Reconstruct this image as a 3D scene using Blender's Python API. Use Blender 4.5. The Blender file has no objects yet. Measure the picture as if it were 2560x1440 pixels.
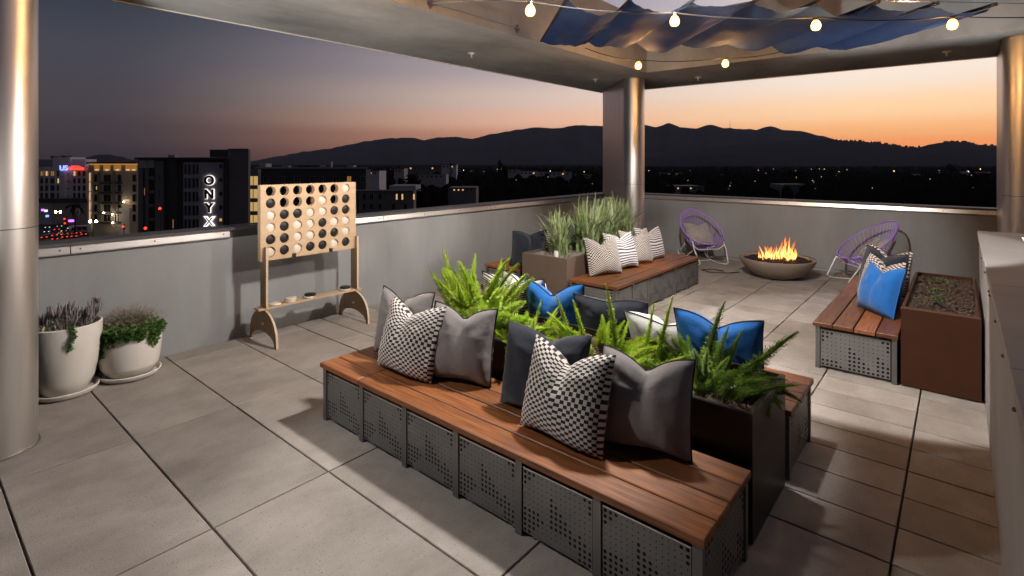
import bpy, bmesh, math, random
from mathutils import Vector, Matrix, noise as mnoise
PI = math.pi; rad = math.radians
random.seed(7)
scene = bpy.context.scene
COL = scene.collection

# ------------------------------------------------------------------ camera
CAM_F, CAM_CX, CAM_HY, CAM_H = 1325.0, 1280.0, 401.4, 1.9     # in pixels of a 2560 wide picture, metres
CAM_A = math.atan2(2401.5 - CAM_CX, CAM_F)
FWD = Vector((math.cos(CAM_A), math.sin(CAM_A), 0)); RGT = Vector((FWD.y, -FWD.x, 0))
cam = bpy.data.cameras.new('camera'); camo = bpy.data.objects.new('camera', cam); COL.objects.link(camo)
camo.location = (0, 0, CAM_H); camo.rotation_euler = (rad(90), 0, CAM_A - rad(90))
cam.sensor_fit = 'HORIZONTAL'; cam.sensor_width = 36; cam.lens = 36 * CAM_F / 2560
cam.shift_y = -(720 - CAM_HY) / 2560; cam.clip_start = 0.05; cam.clip_end = 60000
scene.camera = camo

# ------------------------------------------------------------------ world: dusk sky, sunset glow towards +X
def s2l(c):
    return tuple(((v/255)/12.92 if v/255 <= .04045 else ((v/255+.055)/1.055)**2.4) for v in c) + (1,)
world = bpy.data.worlds.new('World'); scene.world = world; world.use_nodes = True
wt = world.node_tree; wt.nodes.clear()
def wn(t, **k):
    n = wt.nodes.new(t)
    for a, b in k.items(): setattr(n, a, b)
    return n
def wm(op, a, b=None, c=None, clamp=False):
    n = wn('ShaderNodeMath', operation=op, use_clamp=clamp)
    for i, v in enumerate((a, b, c)):
        if v is None: continue
        if isinstance(v, (int, float)): n.inputs[i].default_value = v
        else: wt.links.new(v, n.inputs[i])
    return n.outputs[0]
wtc = wn('ShaderNodeTexCoord'); wsep = wn('ShaderNodeSeparateXYZ')
wt.links.new(wtc.outputs['Generated'], wsep.inputs[0])
wx, wy, wz = wsep.outputs
welev = wm('DIVIDE', wm('ARCSINE', wz), rad(40), clamp=True)
SUNSET_AZ = rad(-8)
wh = wm('SQRT', wm('ADD', wm('MULTIPLY', wx, wx), wm('ADD', wm('MULTIPLY', wy, wy), 1e-6)))
wdot = wm('DIVIDE', wm('ADD', wm('MULTIPLY', wx, math.cos(SUNSET_AZ)), wm('MULTIPLY', wy, math.sin(SUNSET_AZ))), wh)
wang = wm('DIVIDE', wm('ARCCOSINE', wdot), PI, clamp=True)      # 0 at the sunset, 1 opposite
def wramp(fac, stops, interp='EASE'):
    r = wn('ShaderNodeValToRGB'); cr = r.color_ramp; cr.interpolation = interp
    while len(cr.elements) < len(stops): cr.elements.new(.5)
    for e, (p, c) in zip(cr.elements, stops): e.position = p; e.color = c
    wt.links.new(fac, r.inputs[0]); return r.outputs[0]
def er(stops, k=1.0):                      # k lifts the lowest sky, which the haze in front of it dims
    return [(e/40, tuple(v*(1+(k-1)*max(0, 1-e/14)) for v in s2l(c)[:3]) + (1,)) for e, c in stops]
sky_w = wramp(welev, er([(0,(238,128,70)),(1.6,(251,158,96)),(2.6,(254,182,120)),(4.6,(252,208,162)),(7.6,(246,227,210)),(12,(236,220,212)),(20,(196,190,204)),(40,(110,116,140))], 1.36))
sky_m = wramp(welev, er([(0,(160,100,84)),(2.6,(205,144,114)),(4.2,(224,176,150)),(6.5,(212,186,174)),(10,(182,168,172)),(14,(156,150,162)),(19,(142,140,158)),(40,(84,90,114))], 1.42))
sky_e = wramp(welev, er([(0,(50,44,48)),(2.5,(66,58,63)),(5,(74,69,75)),(9,(72,72,82)),(14,(58,63,75)),(20,(50,56,70)),(40,(34,40,54))]))
def wmix(f, a, b):
    n = wn('ShaderNodeMixRGB'); wt.links.new(f, n.inputs[0]); wt.links.new(a, n.inputs[1]); wt.links.new(b, n.inputs[2]); return n.outputs[0]
def wmap(v, a, b):
    n = wn('ShaderNodeMapRange', interpolation_type='SMOOTHSTEP'); n.inputs[1].default_value = a; n.inputs[2].default_value = b
    wt.links.new(v, n.inputs[0]); return n.outputs[0]
skyc = wmix(wmap(wang, .065, .28), sky_w, sky_m)
skyc = wmix(wmap(wang, .215, .485), skyc, sky_e)
wbg = wn('ShaderNodeBackground'); wbg.inputs[1].default_value = 1.0
wt.links.new(skyc, wbg.inputs[0]); wo = wn('ShaderNodeOutputWorld'); wt.links.new(wbg.outputs[0], wo.inputs[0])

# ------------------------------------------------------------------ unseen lamps around the terrace; two uplights added to brighten the soffit
def lamp(name, loc, power, color, radius=.05, aim=None, cone=None, blend=.4):
    l = bpy.data.lights.new(name, 'SPOT' if aim else 'POINT'); l.energy = power; l.color = color; l.shadow_soft_size = radius
    o = bpy.data.objects.new(name, l); COL.objects.link(o); o.location = loc
    if aim:
        l.spot_size = rad(cone); l.spot_blend = blend
        o.rotation_euler = (Vector(aim) - Vector(loc)).to_track_quat('-Z', 'Y').to_euler()
    return o
NEUTRAL = (1, .965, .925)
lamp('floodlight_beside_left_column', (0.15, 4.15, 3.05), 290, NEUTRAL, .08, (2.4, 2.1, .55), 60, .6)
lamp('added_soffit_fill_left', (-.4, 3.3, 1.0), 620, NEUTRAL, .10, (4.0, 5.3, 3.45), 74, .9)  # added fill to brighten the left soffit, no fixture behind it
lamp('floodlight_over_fern_planter', (3.7, 1.9, 3.6), 740, NEUTRAL, .14, (3.5, 4.0, 0), 105, .25)
lamp('floodlight_towards_right_bench', (3.9, 1.3, 3.6), 700, NEUTRAL, .05, (6.05, .75, .2), 48, .15)
lamp('floodlight_towards_fire_bowl', (3.9, 1.6, 3.62), 900, NEUTRAL, .05, (9.3, 2.9, .5), 56, .5)
lamp('added_soffit_fill_right', (6.4, -1.1, .5), 420, NEUTRAL, .10, (9.4, 1.6, 3.45), 80, .9)  # added fill, hidden behind the low wall to brighten the right beam
lamp('floodlight_on_right_beam', (8.1, -1.0, 3.42), 680, NEUTRAL, .04, (3.2, 5.0, .35), 44, .35)
lamp('floodlight_by_right_column', (10.2, -1.5, 3.2), 160, NEUTRAL, .05, (8.6, 2.4, .2), 110, .6)

# ------------------------------------------------------------------ render look
scene.view_settings.view_transform = 'Standard'; scene.view_settings.look = 'None'
scene.view_settings.exposure = 0; scene.view_settings.gamma = 1; scene.view_settings.use_curve_mapping = False
scene.render.engine = 'CYCLES'
scene.cycles.use_denoising = True
scene.cycles.max_bounces = 6; scene.cycles.diffuse_bounces = 3; scene.cycles.glossy_bounces = 3
scene.cycles.transparent_max_bounces = 12; scene.cycles.sample_clamp_indirect = 4
scene.cycles.caustics_reflective = False; scene.cycles.caustics_refractive = False

# ------------------------------------------------------------------ materials
def mat(name, col, rough=.6, metal=0, col2=None, scale=6, detail=5, stretch=None, bump=0, bscale=60, spec=.5,
        rnd=0, rough_var=0, emit=None, estr=0, speck=None, thresh=(.35,.7), trans=0, bstretch=None, uv=False):
    m = bpy.data.materials.new(name); m.use_nodes = True
    nt = m.node_tree; b = nt.nodes['Principled BSDF']; L = nt.links.new
    c4 = lambda c: (*c[:3], 1)
    b.inputs['Roughness'].default_value = rough; b.inputs['Metallic'].default_value = metal
    b.inputs['Specular IOR Level'].default_value = spec
    b.inputs['Base Color'].default_value = c4(col)
    tc = nt.nodes.new('ShaderNodeTexCoord'); src = tc.outputs['UV' if uv else 'Object']
    def mapped(st):
        if not st: return src
        mp = nt.nodes.new('ShaderNodeMapping'); mp.inputs['Scale'].default_value = st; L(src, mp.inputs[0]); return mp.outputs[0]
    out = None
    if col2:
        n = nt.nodes.new('ShaderNodeTexNoise'); n.inputs['Scale'].default_value = scale; n.inputs['Detail'].default_value = detail
        n.inputs['Roughness'].default_value = .62
        L(mapped(stretch), n.inputs['Vector'])
        if rnd:
            oi = nt.nodes.new('ShaderNodeObjectInfo'); n.noise_dimensions = '4D'
            mu = nt.nodes.new('ShaderNodeMath'); mu.operation = 'MULTIPLY'; mu.inputs[1].default_value = 37; L(oi.outputs['Random'], mu.inputs[0]); L(mu.outputs[0], n.inputs['W'])
        mr = nt.nodes.new('ShaderNodeMapRange'); mr.inputs[1].default_value = thresh[0]; mr.inputs[2].default_value = thresh[1]; L(n.outputs[0], mr.inputs[0])
        mx = nt.nodes.new('ShaderNodeMixRGB'); mx.inputs[1].default_value = c4(col); mx.inputs[2].default_value = c4(col2); L(mr.outputs[0], mx.inputs[0])
        out = mx.outputs[0]
        if rough_var:
            rr = nt.nodes.new('ShaderNodeMapRange'); rr.inputs[3].default_value = rough - rough_var; rr.inputs[4].default_value = rough + rough_var
            L(n.outputs[0], rr.inputs[0]); L(rr.outputs[0], b.inputs['Roughness'])
    if speck:
        v = nt.nodes.new('ShaderNodeTexNoise'); v.inputs['Scale'].default_value = speck[0]; v.inputs['Detail'].default_value = 2; L(src, v.inputs['Vector'])
        mr = nt.nodes.new('ShaderNodeMapRange'); mr.inputs[1].default_value = speck[1]; mr.inputs[2].default_value = speck[1] + .05; L(v.outputs[0], mr.inputs[0])
        mx = nt.nodes.new('ShaderNodeMixRGB'); mx.inputs[2].default_value = c4(speck[2]); L(mr.outputs[0], mx.inputs[0])
        if out: L(out, mx.inputs[1])
        else: mx.inputs[1].default_value = c4(col)
        out = mx.outputs[0]
    if rnd:
        oi = nt.nodes.new('ShaderNodeObjectInfo'); mr = nt.nodes.new('ShaderNodeMapRange'); mr.inputs[3].default_value = 1 - rnd; mr.inputs[4].default_value = 1 + rnd
        L(oi.outputs['Random'], mr.inputs[0]); hv = nt.nodes.new('ShaderNodeHueSaturation'); L(mr.outputs[0], hv.inputs['Value'])
        if out: L(out, hv.inputs['Color'])
        else: hv.inputs['Color'].default_value = c4(col)
        out = hv.outputs[0]
    if out: L(out, b.inputs['Base Color'])
    if bump:
        n = nt.nodes.new('ShaderNodeTexNoise'); n.inputs['Scale'].default_value = bscale; n.inputs['Detail'].default_value = 6; L(mapped(bstretch), n.inputs['Vector'])
        bp = nt.nodes.new('ShaderNodeBump'); bp.inputs['Strength'].default_value = bump; bp.inputs['Distance'].default_value = .02
        L(n.outputs[0], bp.inputs['Height']); L(bp.outputs[0], b.inputs['Normal'])
    if emit:
        b.inputs['Emission Color'].default_value = c4(emit); b.inputs['Emission Strength'].default_value = estr
    if trans:
        t = nt.nodes.new('ShaderNodeBsdfTranslucent'); ms = nt.nodes.new('ShaderNodeMixShader'); ms.inputs[0].default_value = trans
        if out: L(out, t.inputs[0])
        else: t.inputs[0].default_value = c4(col)
        L(b.outputs[0], ms.inputs[1]); L(t.outputs[0], ms.inputs[2]); L(ms.outputs[0], nt.nodes['Material Output'].inputs[0])
    return m
def emat(name, col, s):
    m = bpy.data.materials.new(name); m.use_nodes = True; nt = m.node_tree; nt.nodes.clear()
    e = nt.nodes.new('ShaderNodeEmission'); e.inputs[0].default_value = (*col[:3], 1); e.inputs[1].default_value = s
    o = nt.nodes.new('ShaderNodeOutputMaterial'); nt.links.new(e.outputs[0], o.inputs[0]); return m

M = {}
M['paver'] = mat('paver', (.325,.287,.254), .78, col2=(.20,.174,.152), scale=2.6, detail=11, rnd=.12, bump=.2, bscale=120, speck=(95,.645,(.12,.10,.09)), thresh=(.36,.74), stretch=(1,1.5,1))
M['grout'] = mat('joint', (.035,.03,.027), .9, col2=(.02,.018,.016))
M['plaster'] = mat('plaster', (.300,.302,.300), .85, col2=(.228,.230,.229), scale=1.5, detail=9, stretch=(1,1,.35), bump=.3, bscale=170)
M['plaster_white'] = mat('plaster_pale', (.29,.28,.27), .85, col2=(.235,.228,.22), scale=1.5, detail=8, bump=.3, bscale=150)
M['soffit'] = mat('soffit', (.56,.56,.545), .7, col2=(.29,.288,.28), scale=.62, detail=7, stretch=(1,1.5,1), thresh=(.36,.66), bump=.08, bscale=30)  # cloudy light on the underside is put into the colour as blotches
M['alu'] = mat('aluminium', (.66,.62,.58), .34, 1, col2=(.52,.49,.46), scale=2, stretch=(.6,.6,6), rough_var=.1)
M['alu_dark'] = mat('dark_metal', (.10,.095,.09), .5, .6, col2=(.07,.066,.062), scale=3)
M['coping'] = mat('coping', (.085,.08,.078), .55, .2, col2=(.065,.06,.058), scale=4)
M['column'] = mat('column', (.78,.75,.71), .36, 1, col2=(.68,.65,.62), scale=3, stretch=(4,4,.25), rough_var=.08)
M['steel'] = mat('steel', (.20,.197,.19), .42, .7, col2=(.165,.162,.157), scale=5, rnd=.06, rough_var=.08)
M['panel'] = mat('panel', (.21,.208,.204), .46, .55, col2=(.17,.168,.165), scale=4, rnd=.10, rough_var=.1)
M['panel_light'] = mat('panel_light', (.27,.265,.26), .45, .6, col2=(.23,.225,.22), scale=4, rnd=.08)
M['inside'] = mat('inside', (.012,.012,.012), .9)  # near-black: shade inside hollow parts is put into the colour
M['wood'] = mat('wood', (.31,.112,.033), .45, col2=(.085,.026,.010), scale=3.0, detail=12, stretch=(1.0,20,20), rnd=.42, bump=.12, bscale=9, bstretch=(2,60,60), thresh=(.3,.68), rough_var=.08)
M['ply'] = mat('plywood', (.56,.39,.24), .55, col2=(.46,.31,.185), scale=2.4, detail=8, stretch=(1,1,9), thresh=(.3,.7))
M['ply_shaded'] = mat('plywood_shaded_side', (.33,.22,.135), .6, col2=(.25,.165,.10), scale=2.4, detail=8, stretch=(1,9,1), thresh=(.3,.7))  # darker plywood copy: shade on the side faces is put into the colour
M['ply_edge'] = mat('plywood_edge', (.64,.50,.34), .6, col2=(.52,.39,.25), scale=60)
M['disc_w'] = mat('disc_pale', (.72,.62,.52), .5, col2=(.66,.56,.46), scale=6)
M['disc_b'] = mat('disc_black', (.012,.011,.011), .45)
M['black'] = mat('black', (.01,.01,.01), .5)
M['bronze'] = mat('planter_bronze', (.016,.012,.010), .42, .25, col2=(.012,.009,.0075), scale=3)
M['brown'] = mat('planter_brown', (.060,.021,.009), .6, 0, col2=(.044,.015,.007), spec=.2, scale=2.5, rough_var=.06)
M['taupe'] = mat('planter_taupe', (.16,.115,.088), .5, .1, col2=(.135,.096,.073), scale=2.5)
M['soil'] = mat('soil', (.085,.052,.034), .95, col2=(.03,.019,.013), scale=38, detail=6, bump=.8, bscale=45)
M['mulch'] = mat('mulch', (.16,.11,.075), .9, rnd=.45)
M['pebble'] = mat('pebble', (.30,.28,.24), .8, col2=(.12,.10,.085), scale=30)
M['purple'] = mat('purple_cord', (.34,.20,.62), .45)
M['white_metal'] = mat('white_metal', (.75,.74,.71), .35)
M['bowl'] = mat('bowl', (.30,.235,.185), .7, col2=(.26,.20,.155), scale=5, bump=.05, bscale=200)
M['lava'] = mat('lava_rock', (.014,.013,.013), .38, spec=.7)
M['glaze'] = mat('white_glaze', (.70,.66,.60), .22, col2=(.60,.55,.48), scale=3, detail=6, bump=.06, bscale=14, rough_var=.08)
M['cable'] = mat('cable', (.015,.013,.012), .6)
M['wire'] = mat('wire', (.55,.52,.49), .3, 1)
M['brass'] = mat('brass', (.55,.36,.17), .35, 1)
M['bulb'] = emat('bulb_glow', (1, .45, .10), 5.5)
_nt = M['bulb'].node_tree; _a = _nt.nodes.new('ShaderNodeAddShader'); _t = _nt.nodes.new('ShaderNodeBsdfTransparent'); _e = [n for n in _nt.nodes if n.type == 'EMISSION'][0]; _o = [n for n in _nt.nodes if n.type == 'OUTPUT_MATERIAL'][0]
_nt.links.new(_e.outputs[0], _a.inputs[0]); _nt.links.new(_t.outputs[0], _a.inputs[1]); _nt.links.new(_a.outputs[0], _o.inputs[0])
M['sprinkler'] = mat('sprinkler', (.85,.85,.84), .4)
M['canopy'] = mat('canopy_fabric', (.034,.080,.235), .75, col2=(.024,.058,.18), scale=5, trans=.2)
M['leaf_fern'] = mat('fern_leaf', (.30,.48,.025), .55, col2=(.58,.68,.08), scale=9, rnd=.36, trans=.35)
M['leaf_fern_shaded'] = mat('fern_leaf_shaded', (.13,.25,.025), .55, col2=(.24,.34,.045), scale=9, rnd=.36, trans=.3)  # same fern in less light: the shade is put into the leaf colour
M['stem'] = mat('stem', (.20,.22,.05), .6)
M['blade'] = mat('strap_leaf', (.15,.22,.065), .42, col2=(.44,.50,.28), scale=5, rnd=.2, trans=.15)
M['leaf'] = mat('green_leaf', (.055,.13,.022), .5, col2=(.11,.21,.04), scale=14, rnd=.2, trans=.2)
M['succ'] = mat('succulent', (.15,.125,.13), .5, col2=(.27,.235,.235), scale=14)
M['dry'] = mat('dry_twig', (.27,.215,.16), .8, col2=(.15,.125,.085), scale=20)
M['charcoal'] = mat('charcoal_piping', (.012,.012,.014), .8)

def fabric(name, col, rough=.92, pattern=None, colb=None, nu=10, nv=10, weave=.25):
    m = bpy.data.materials.new(name); m.use_nodes = True; nt = m.node_tree; b = nt.nodes['Principled BSDF']; L = nt.links.new
    b.inputs['Roughness'].default_value = rough; b.inputs['Specular IOR Level'].default_value = .06
    b.inputs['Sheen Weight'].default_value = .25; b.inputs['Sheen Roughness'].default_value = .6
    tc = nt.nodes.new('ShaderNodeTexCoord'); b.inputs['Base Color'].default_value = (*col, 1)
    if pattern:
        mp = nt.nodes.new('ShaderNodeMapping'); mp.inputs['Scale'].default_value = (nu, nv, 1); L(tc.outputs['UV'], mp.inputs[0])
        if pattern == 'check':
            ck = nt.nodes.new('ShaderNodeTexBrick'); ck.offset = .5; ck.offset_frequency = 2; ck.squash = 1
            ck.inputs['Scale'].default_value = 1; ck.inputs['Brick Width'].default_value = 1; ck.inputs['Row Height'].default_value = 1
            ck.inputs['Mortar Size'].default_value = .0; L(mp.outputs[0], ck.inputs['Vector'])
            # alternating blocks: a row of half-black, half-pale blocks shifted from row to row
            sep = nt.nodes.new('ShaderNodeSeparateXYZ'); L(mp.outputs[0], sep.inputs[0])
            def mth(op, a, bb):
                n = nt.nodes.new('ShaderNodeMath'); n.operation = op
                for i, v in enumerate((a, bb)):
                    if isinstance(v, (int, float)): n.inputs[i].default_value = v
                    else: L(v, n.inputs[i])
                return n.outputs[0]
            nt.nodes.remove(ck)
            row = mth('FLOOR', sep.outputs[1], 0); sh = mth('MULTIPLY', mth('MODULO', row, 2), .5)
            fx = mth('FRACT', mth('ADD', sep.outputs[0], sh), 0); fy = mth('FRACT', sep.outputs[1], 0)
            blk = mth('MULTIPLY', mth('LESS_THAN', fx, .54), mth('GREATER_THAN', fy, .10))
            f = blk
        else:
            sep = nt.nodes.new('ShaderNodeSeparateXYZ'); L(mp.outputs[0], sep.inputs[0])
            fr = nt.nodes.new('ShaderNodeMath'); fr.operation = 'FRACT'; L(sep.outputs[1], fr.inputs[0])
            lt = nt.nodes.new('ShaderNodeMath'); lt.operation = 'LESS_THAN'; lt.inputs[1].default_value = .45; L(fr.outputs[0], lt.inputs[0]); f = lt.outputs[0]
        mx = nt.nodes.new('ShaderNodeMixRGB'); mx.inputs[1].default_value = (*col, 1); mx.inputs[2].default_value = (*colb, 1); L(f, mx.inputs[0])
        L(mx.outputs[0], b.inputs['Base Color'])
    n = nt.nodes.new('ShaderNodeTexNoise'); n.inputs['Scale'].default_value = 260; n.inputs['Detail'].default_value = 2; L(tc.outputs['Object'], n.inputs['Vector'])
    n2 = nt.nodes.new('ShaderNodeTexNoise'); n2.inputs['Scale'].default_value = 7; n2.inputs['Detail'].default_value = 4; L(tc.outputs['Object'], n2.inputs['Vector'])
    ad = nt.nodes.new('ShaderNodeMath'); ad.operation = 'MULTIPLY_ADD'; ad.inputs[1].default_value = .05; L(n.outputs[0], ad.inputs[0]); L(n2.outputs[0], ad.inputs[2])
    bp = nt.nodes.new('ShaderNodeBump'); bp.inputs['Strength'].default_value = weave; bp.inputs['Distance'].default_value = .06
    L(ad.outputs[0], bp.inputs['Height']); L(bp.outputs[0], b.inputs['Normal'])
    return m
BLK = (.016,.015,.017)
M['f_check'] = fabric('check_fabric', (.62,.56,.51), pattern='check', colb=BLK, nu=12, nv=30)
M['f_small'] = fabric('small_check_fabric', (.58,.53,.48), pattern='check', colb=(.03,.028,.028), nu=14, nv=36)
M['f_stripe'] = fabric('striped_fabric', (.62,.60,.60), pattern='stripe', colb=(.03,.03,.04), nv=14)
M['f_stripe_fine'] = fabric('fine_striped_fabric', (.55,.51,.46), pattern='stripe', colb=(.04,.037,.036), nv=24)
M['f_gray'] = fabric('grey_fabric', (.185,.165,.16))
M['f_navy'] = fabric('navy_fabric', (.013,.017,.027))
M['f_blue'] = fabric('blue_fabric', (.012,.125,.42))
M['f_white'] = fabric('pale_fabric', (.55,.53,.51))

# ------------------------------------------------------------------ mesh helpers
WOFF = {}                                     # world offset of every object built without rotation
class MB:
    def __init__(s): s.v = []; s.f = []; s.uv = None
    def add(s, vs, fs):
        o = len(s.v); s.v += [tuple(p) for p in vs]; s.f += [tuple(i + o for i in f) for f in fs]; return s
    def box(s, x0, x1, y0, y1, z0, z1):
        return s.add([(x0,y0,z0),(x1,y0,z0),(x1,y1,z0),(x0,y1,z0),(x0,y0,z1),(x1,y0,z1),(x1,y1,z1),(x0,y1,z1)],
                     [(0,3,2,1),(4,5,6,7),(0,1,5,4),(1,2,6,5),(2,3,7,6),(3,0,4,7)])
    def bbox(s, x0, x1, y0, y1, z0, z1, b):   # box with a bevelled top edge
        return s.add([(x0,y0,z0),(x1,y0,z0),(x1,y1,z0),(x0,y1,z0),(x0,y0,z1-b),(x1,y0,z1-b),(x1,y1,z1-b),(x0,y1,z1-b),
                      (x0+b,y0+b,z1),(x1-b,y0+b,z1),(x1-b,y1-b,z1),(x0+b,y1-b,z1)],
                     [(0,3,2,1),(8,9,10,11)] + [(i,(i+1)%4,(i+1)%4+4,i+4) for i in range(4)] + [(i+4,(i+1)%4+4,(i+1)%4+8,i+8) for i in range(4)])
    def tube(s, pts, r, n=6, cap=True):
        pts = [Vector(p) for p in pts]; rs = r if isinstance(r, (list, tuple)) else [r]*len(pts)
        vs = []; fs = []; up = Vector((0,0,1)); prev = None
        for i, p in enumerate(pts):
            t = (pts[min(i+1, len(pts)-1)] - pts[max(i-1, 0)]).normalized()
            if prev is None:
                a = t.cross(up) if abs(t.dot(up)) < .95 else t.cross(Vector((1,0,0)))
            else:
                a = prev - t*prev.dot(t)
                if a.length < 1e-6: a = t.cross(up)
            a.normalize(); prev = a; b = t.cross(a)
            for k in range(n):
                q = 2*PI*k/n; vs.append(p + (a*math.cos(q) + b*math.sin(q))*rs[i])
        for i in range(len(pts)-1):
            for k in range(n): fs.append((i*n+k, i*n+(k+1)%n, (i+1)*n+(k+1)%n, (i+1)*n+k))
        if cap: fs.append(tuple(range(n))[::-1]); fs.append(tuple((len(pts)-1)*n+k for k in range(n)))
        return s.add(vs, fs)
    def lathe(s, prof, n=32, c=(0,0,0)):      # profile of (r, z) from one end to the other
        vs = []; fs = []
        for r, z in prof:
            for k in range(n):
                q = 2*PI*k/n; vs.append((c[0]+r*math.cos(q), c[1]+r*math.sin(q), c[2]+z))
        for i in range(len(prof)-1):
            for k in range(n): fs.append((i*n+k, i*n+(k+1)%n, (i+1)*n+(k+1)%n, (i+1)*n+k))
        return s.add(vs, fs)
    def prism(s, poly, z0, z1):               # vertical prism over a polygon in XY
        n = len(poly)
        return s.add([(x,y,z0) for x,y in poly]+[(x,y,z1) for x,y in poly],
                     [tuple(range(n))[::-1], tuple(range(n,2*n))]+[(i,(i+1)%n,(i+1)%n+n,i+n) for i in range(n)])
    def ball(s, c, r, nu=8, nv=6, sq=(1,1,1)):
        vs = []; fs = []
        for i in range(nv+1):
            a = PI*i/nv
            for k in range(nu):
                q = 2*PI*k/nu; vs.append((c[0]+r*sq[0]*math.sin(a)*math.cos(q), c[1]+r*sq[1]*math.sin(a)*math.sin(q), c[2]-r*sq[2]*math.cos(a)))
        for i in range(nv):
            for k in range(nu): fs.append((i*nu+k, i*nu+(k+1)%nu, (i+1)*nu+(k+1)%nu, (i+1)*nu+k))
        return s.add(vs, fs)
    def mesh(s, name, m, smooth=False):
        me = bpy.data.meshes.new(name); me.from_pydata(s.v, [], s.f); me.update()
        for x in (m if isinstance(m, (list, tuple)) else [m]): me.materials.append(x)
        if smooth:
            me.polygons.foreach_set('use_smooth', [True]*len(me.polygons))
            try: me.set_sharp_from_angle(angle=rad(smooth if smooth is not True else 40))
            except Exception: pass
        return me
    def build(s, name, m, parent=None, smooth=False, local=False):
        return link(name, s.mesh(name, m, smooth), parent, local)
def link(name, me, parent=None, local=False, loc=None):
    """local=False: the mesh is in world coordinates and stays there under its parent"""
    o = bpy.data.objects.new(name, me); COL.objects.link(o)
    if parent is not None:
        o.parent = parent
        if not local: o.location = -WOFF.get(parent.name, Vector((0,0,0)))
    if loc is not None: o.location = loc
    WOFF[o.name] = Vector((0,0,0))
    return o
def tag(o, label=None, cat=None, group=None, kind=None):
    if label: o['label'] = label
    if cat: o['category'] = cat
    if group: o['group'] = group
    if kind: o['kind'] = kind
    return o
def thing(name, loc, label, cat, group=None, rz=0):
    o = bpy.data.objects.new(name, None); COL.objects.link(o); o.location = loc; o.rotation_euler = (0,0,rz); o.empty_display_size = .1
    WOFF[o.name] = Vector(loc)
    return tag(o, label, cat, group)
def nz(x, y, z=0): return mnoise.noise(Vector((x, y, z)))

# ================================================================== THE TERRACE
WY, WX, FLW = 5.9, 10.55, -3.8                      # inner faces of the left and back parapets; floor's right limit
fl = MB().box(-2.6, WX, FLW, WY, -.35, -.045).build('terrace_floor', M['grout']); tag(fl, kind='structure')
pav = {}
def paver(x0, x1, y0, y1):
    g = .0052; w, d = round(x1-x0-2*g, 3), round(y1-y0-2*g, 3)
    if w < .03 or d < .03: return
    if (w, d) not in pav: pav[(w, d)] = MB().bbox(-w/2, w/2, -d/2, d/2, -.045, 0, .003).mesh('paver', M['paver'])
    o = link('paver', pav[(w, d)], fl, True, ((x0+x1)/2, (y0+y1)/2, random.uniform(-.0012, .0012)))
    o.rotation_euler = (random.uniform(-.0012,.0012), random.uniform(-.0012,.0012), 0)
us = [3.06 - .656*k for k in range(7, -1, -1)]; vs_ = [-2.45 + 1.35*k for k in range(7)] + [WY]
for a, b in zip(us, us[1:]):
    for c, d in zip(vs_, vs_[1:]): paver(a, b, c, d)
uf = [3.06 + .3275*k for k in range(23)] + [WX]; vf = [-1.1 + .675*k for k in range(11)] + [WY]
for a, b in zip(uf, uf[1:]):
    for c, d in zip(vf, vf[1:]): paver(a, b, c, d)

# parapet walls with coping and screwed metal bands
def screw(par, p, axis):
    r = .008; m = MB()
    m.ball(p, r, 6, 4)
    m.build('screw', M['alu_dark'], par, True)
lw = thing('parapet_wall', (0, WY, 0), 'grey plaster parapet wall with metal band behind the game board and pots', 'wall')
MB().box(-2.6, WX+.25, WY, WY+.25, -.35, 1.158).build('wall_body', M['plaster'], lw)
MB().bbox(-2.6, WX+.26, WY-.04, WY+.26, 1.166, 1.192, .006).build('coping', M['coping'], lw)
MB().box(-2.6, WX, WY-.006, WY-.001, 1.085, 1.1655).build('backing_strip', M['alu_dark'], lw)
def band(par, a, b, axis):
    # sloped metal fascia plate with a turned out lip at the bottom
    if axis == 'x':
        y = WY-.008; m = MB().add([(a,y,1.085),(b,y,1.085),(b,y-.028,1.092),(a,y-.028,1.092),(a,y-.022,1.10),(b,y-.022,1.10),(b,y-.012,1.1645),(a,y-.012,1.1645),(a,y,1.1645),(b,y,1.1645)],
              [(0,1,2,3),(3,2,5,4),(4,5,6,7),(7,6,9,8),(1,9,6,5,2),(0,3,4,7,8)])
    else:
        x = WX-.008; m = MB().add([(x,a,1.085),(x,b,1.085),(x-.028,b,1.092),(x-.028,a,1.092),(x-.022,a,1.10),(x-.022,b,1.10),(x-.012,b,1.1645),(x-.012,a,1.1645),(x,a,1.1645),(x,b,1.1645)],
              [(1,0,3,2),(2,3,4,5),(5,4,7,6),(6,7,8,9),(1,2,5,6,9),(0,8,7,4,3)])
    return m.build('band_plate', M['alu'], par)
for a, b in ((-2.6,-.62),(-.612,1.028),(1.036,2.34),(3.25,4.286),(4.294,6.4),(6.408,8.5),(8.508,9.6)): band(lw, a, b, 'x')
for x in (-.3, .5, .96, 1.1, 1.66, 2.28, 3.9, 4.22, 4.36, 5.0, 5.7, 6.3, 6.5, 7.2, 7.9, 8.4): screw(lw, (x, WY-.026, 1.13), 'y')
bw = thing('parapet_wall', (WX, 2, 0), 'grey plaster parapet wall with metal band behind the fire bowl', 'wall')
MB().box(WX, WX+.25, FLW, WY, -.35, 1.158).build('wall_body', M['plaster'], bw)
MB().bbox(WX-.04, WX+.26, FLW, WY-.045, 1.166, 1.1915, .006).build('coping', M['coping'], bw)
MB().box(WX-.006, WX-.001, FLW, WY-.01, 1.085, 1.1655).build('backing_strip', M['alu_dark'], bw)
for a, b in ((-3.0,.6),(.608,3.006),(3.014,5.3)): band(bw, a, b, 'y')
for y in (-.3, .2, .54, .68, 1.2, 1.8, 2.4, 2.95, 3.07, 3.7, 4.3, 4.9): screw(bw, (WX-.026, y, 1.13), 'x')
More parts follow.
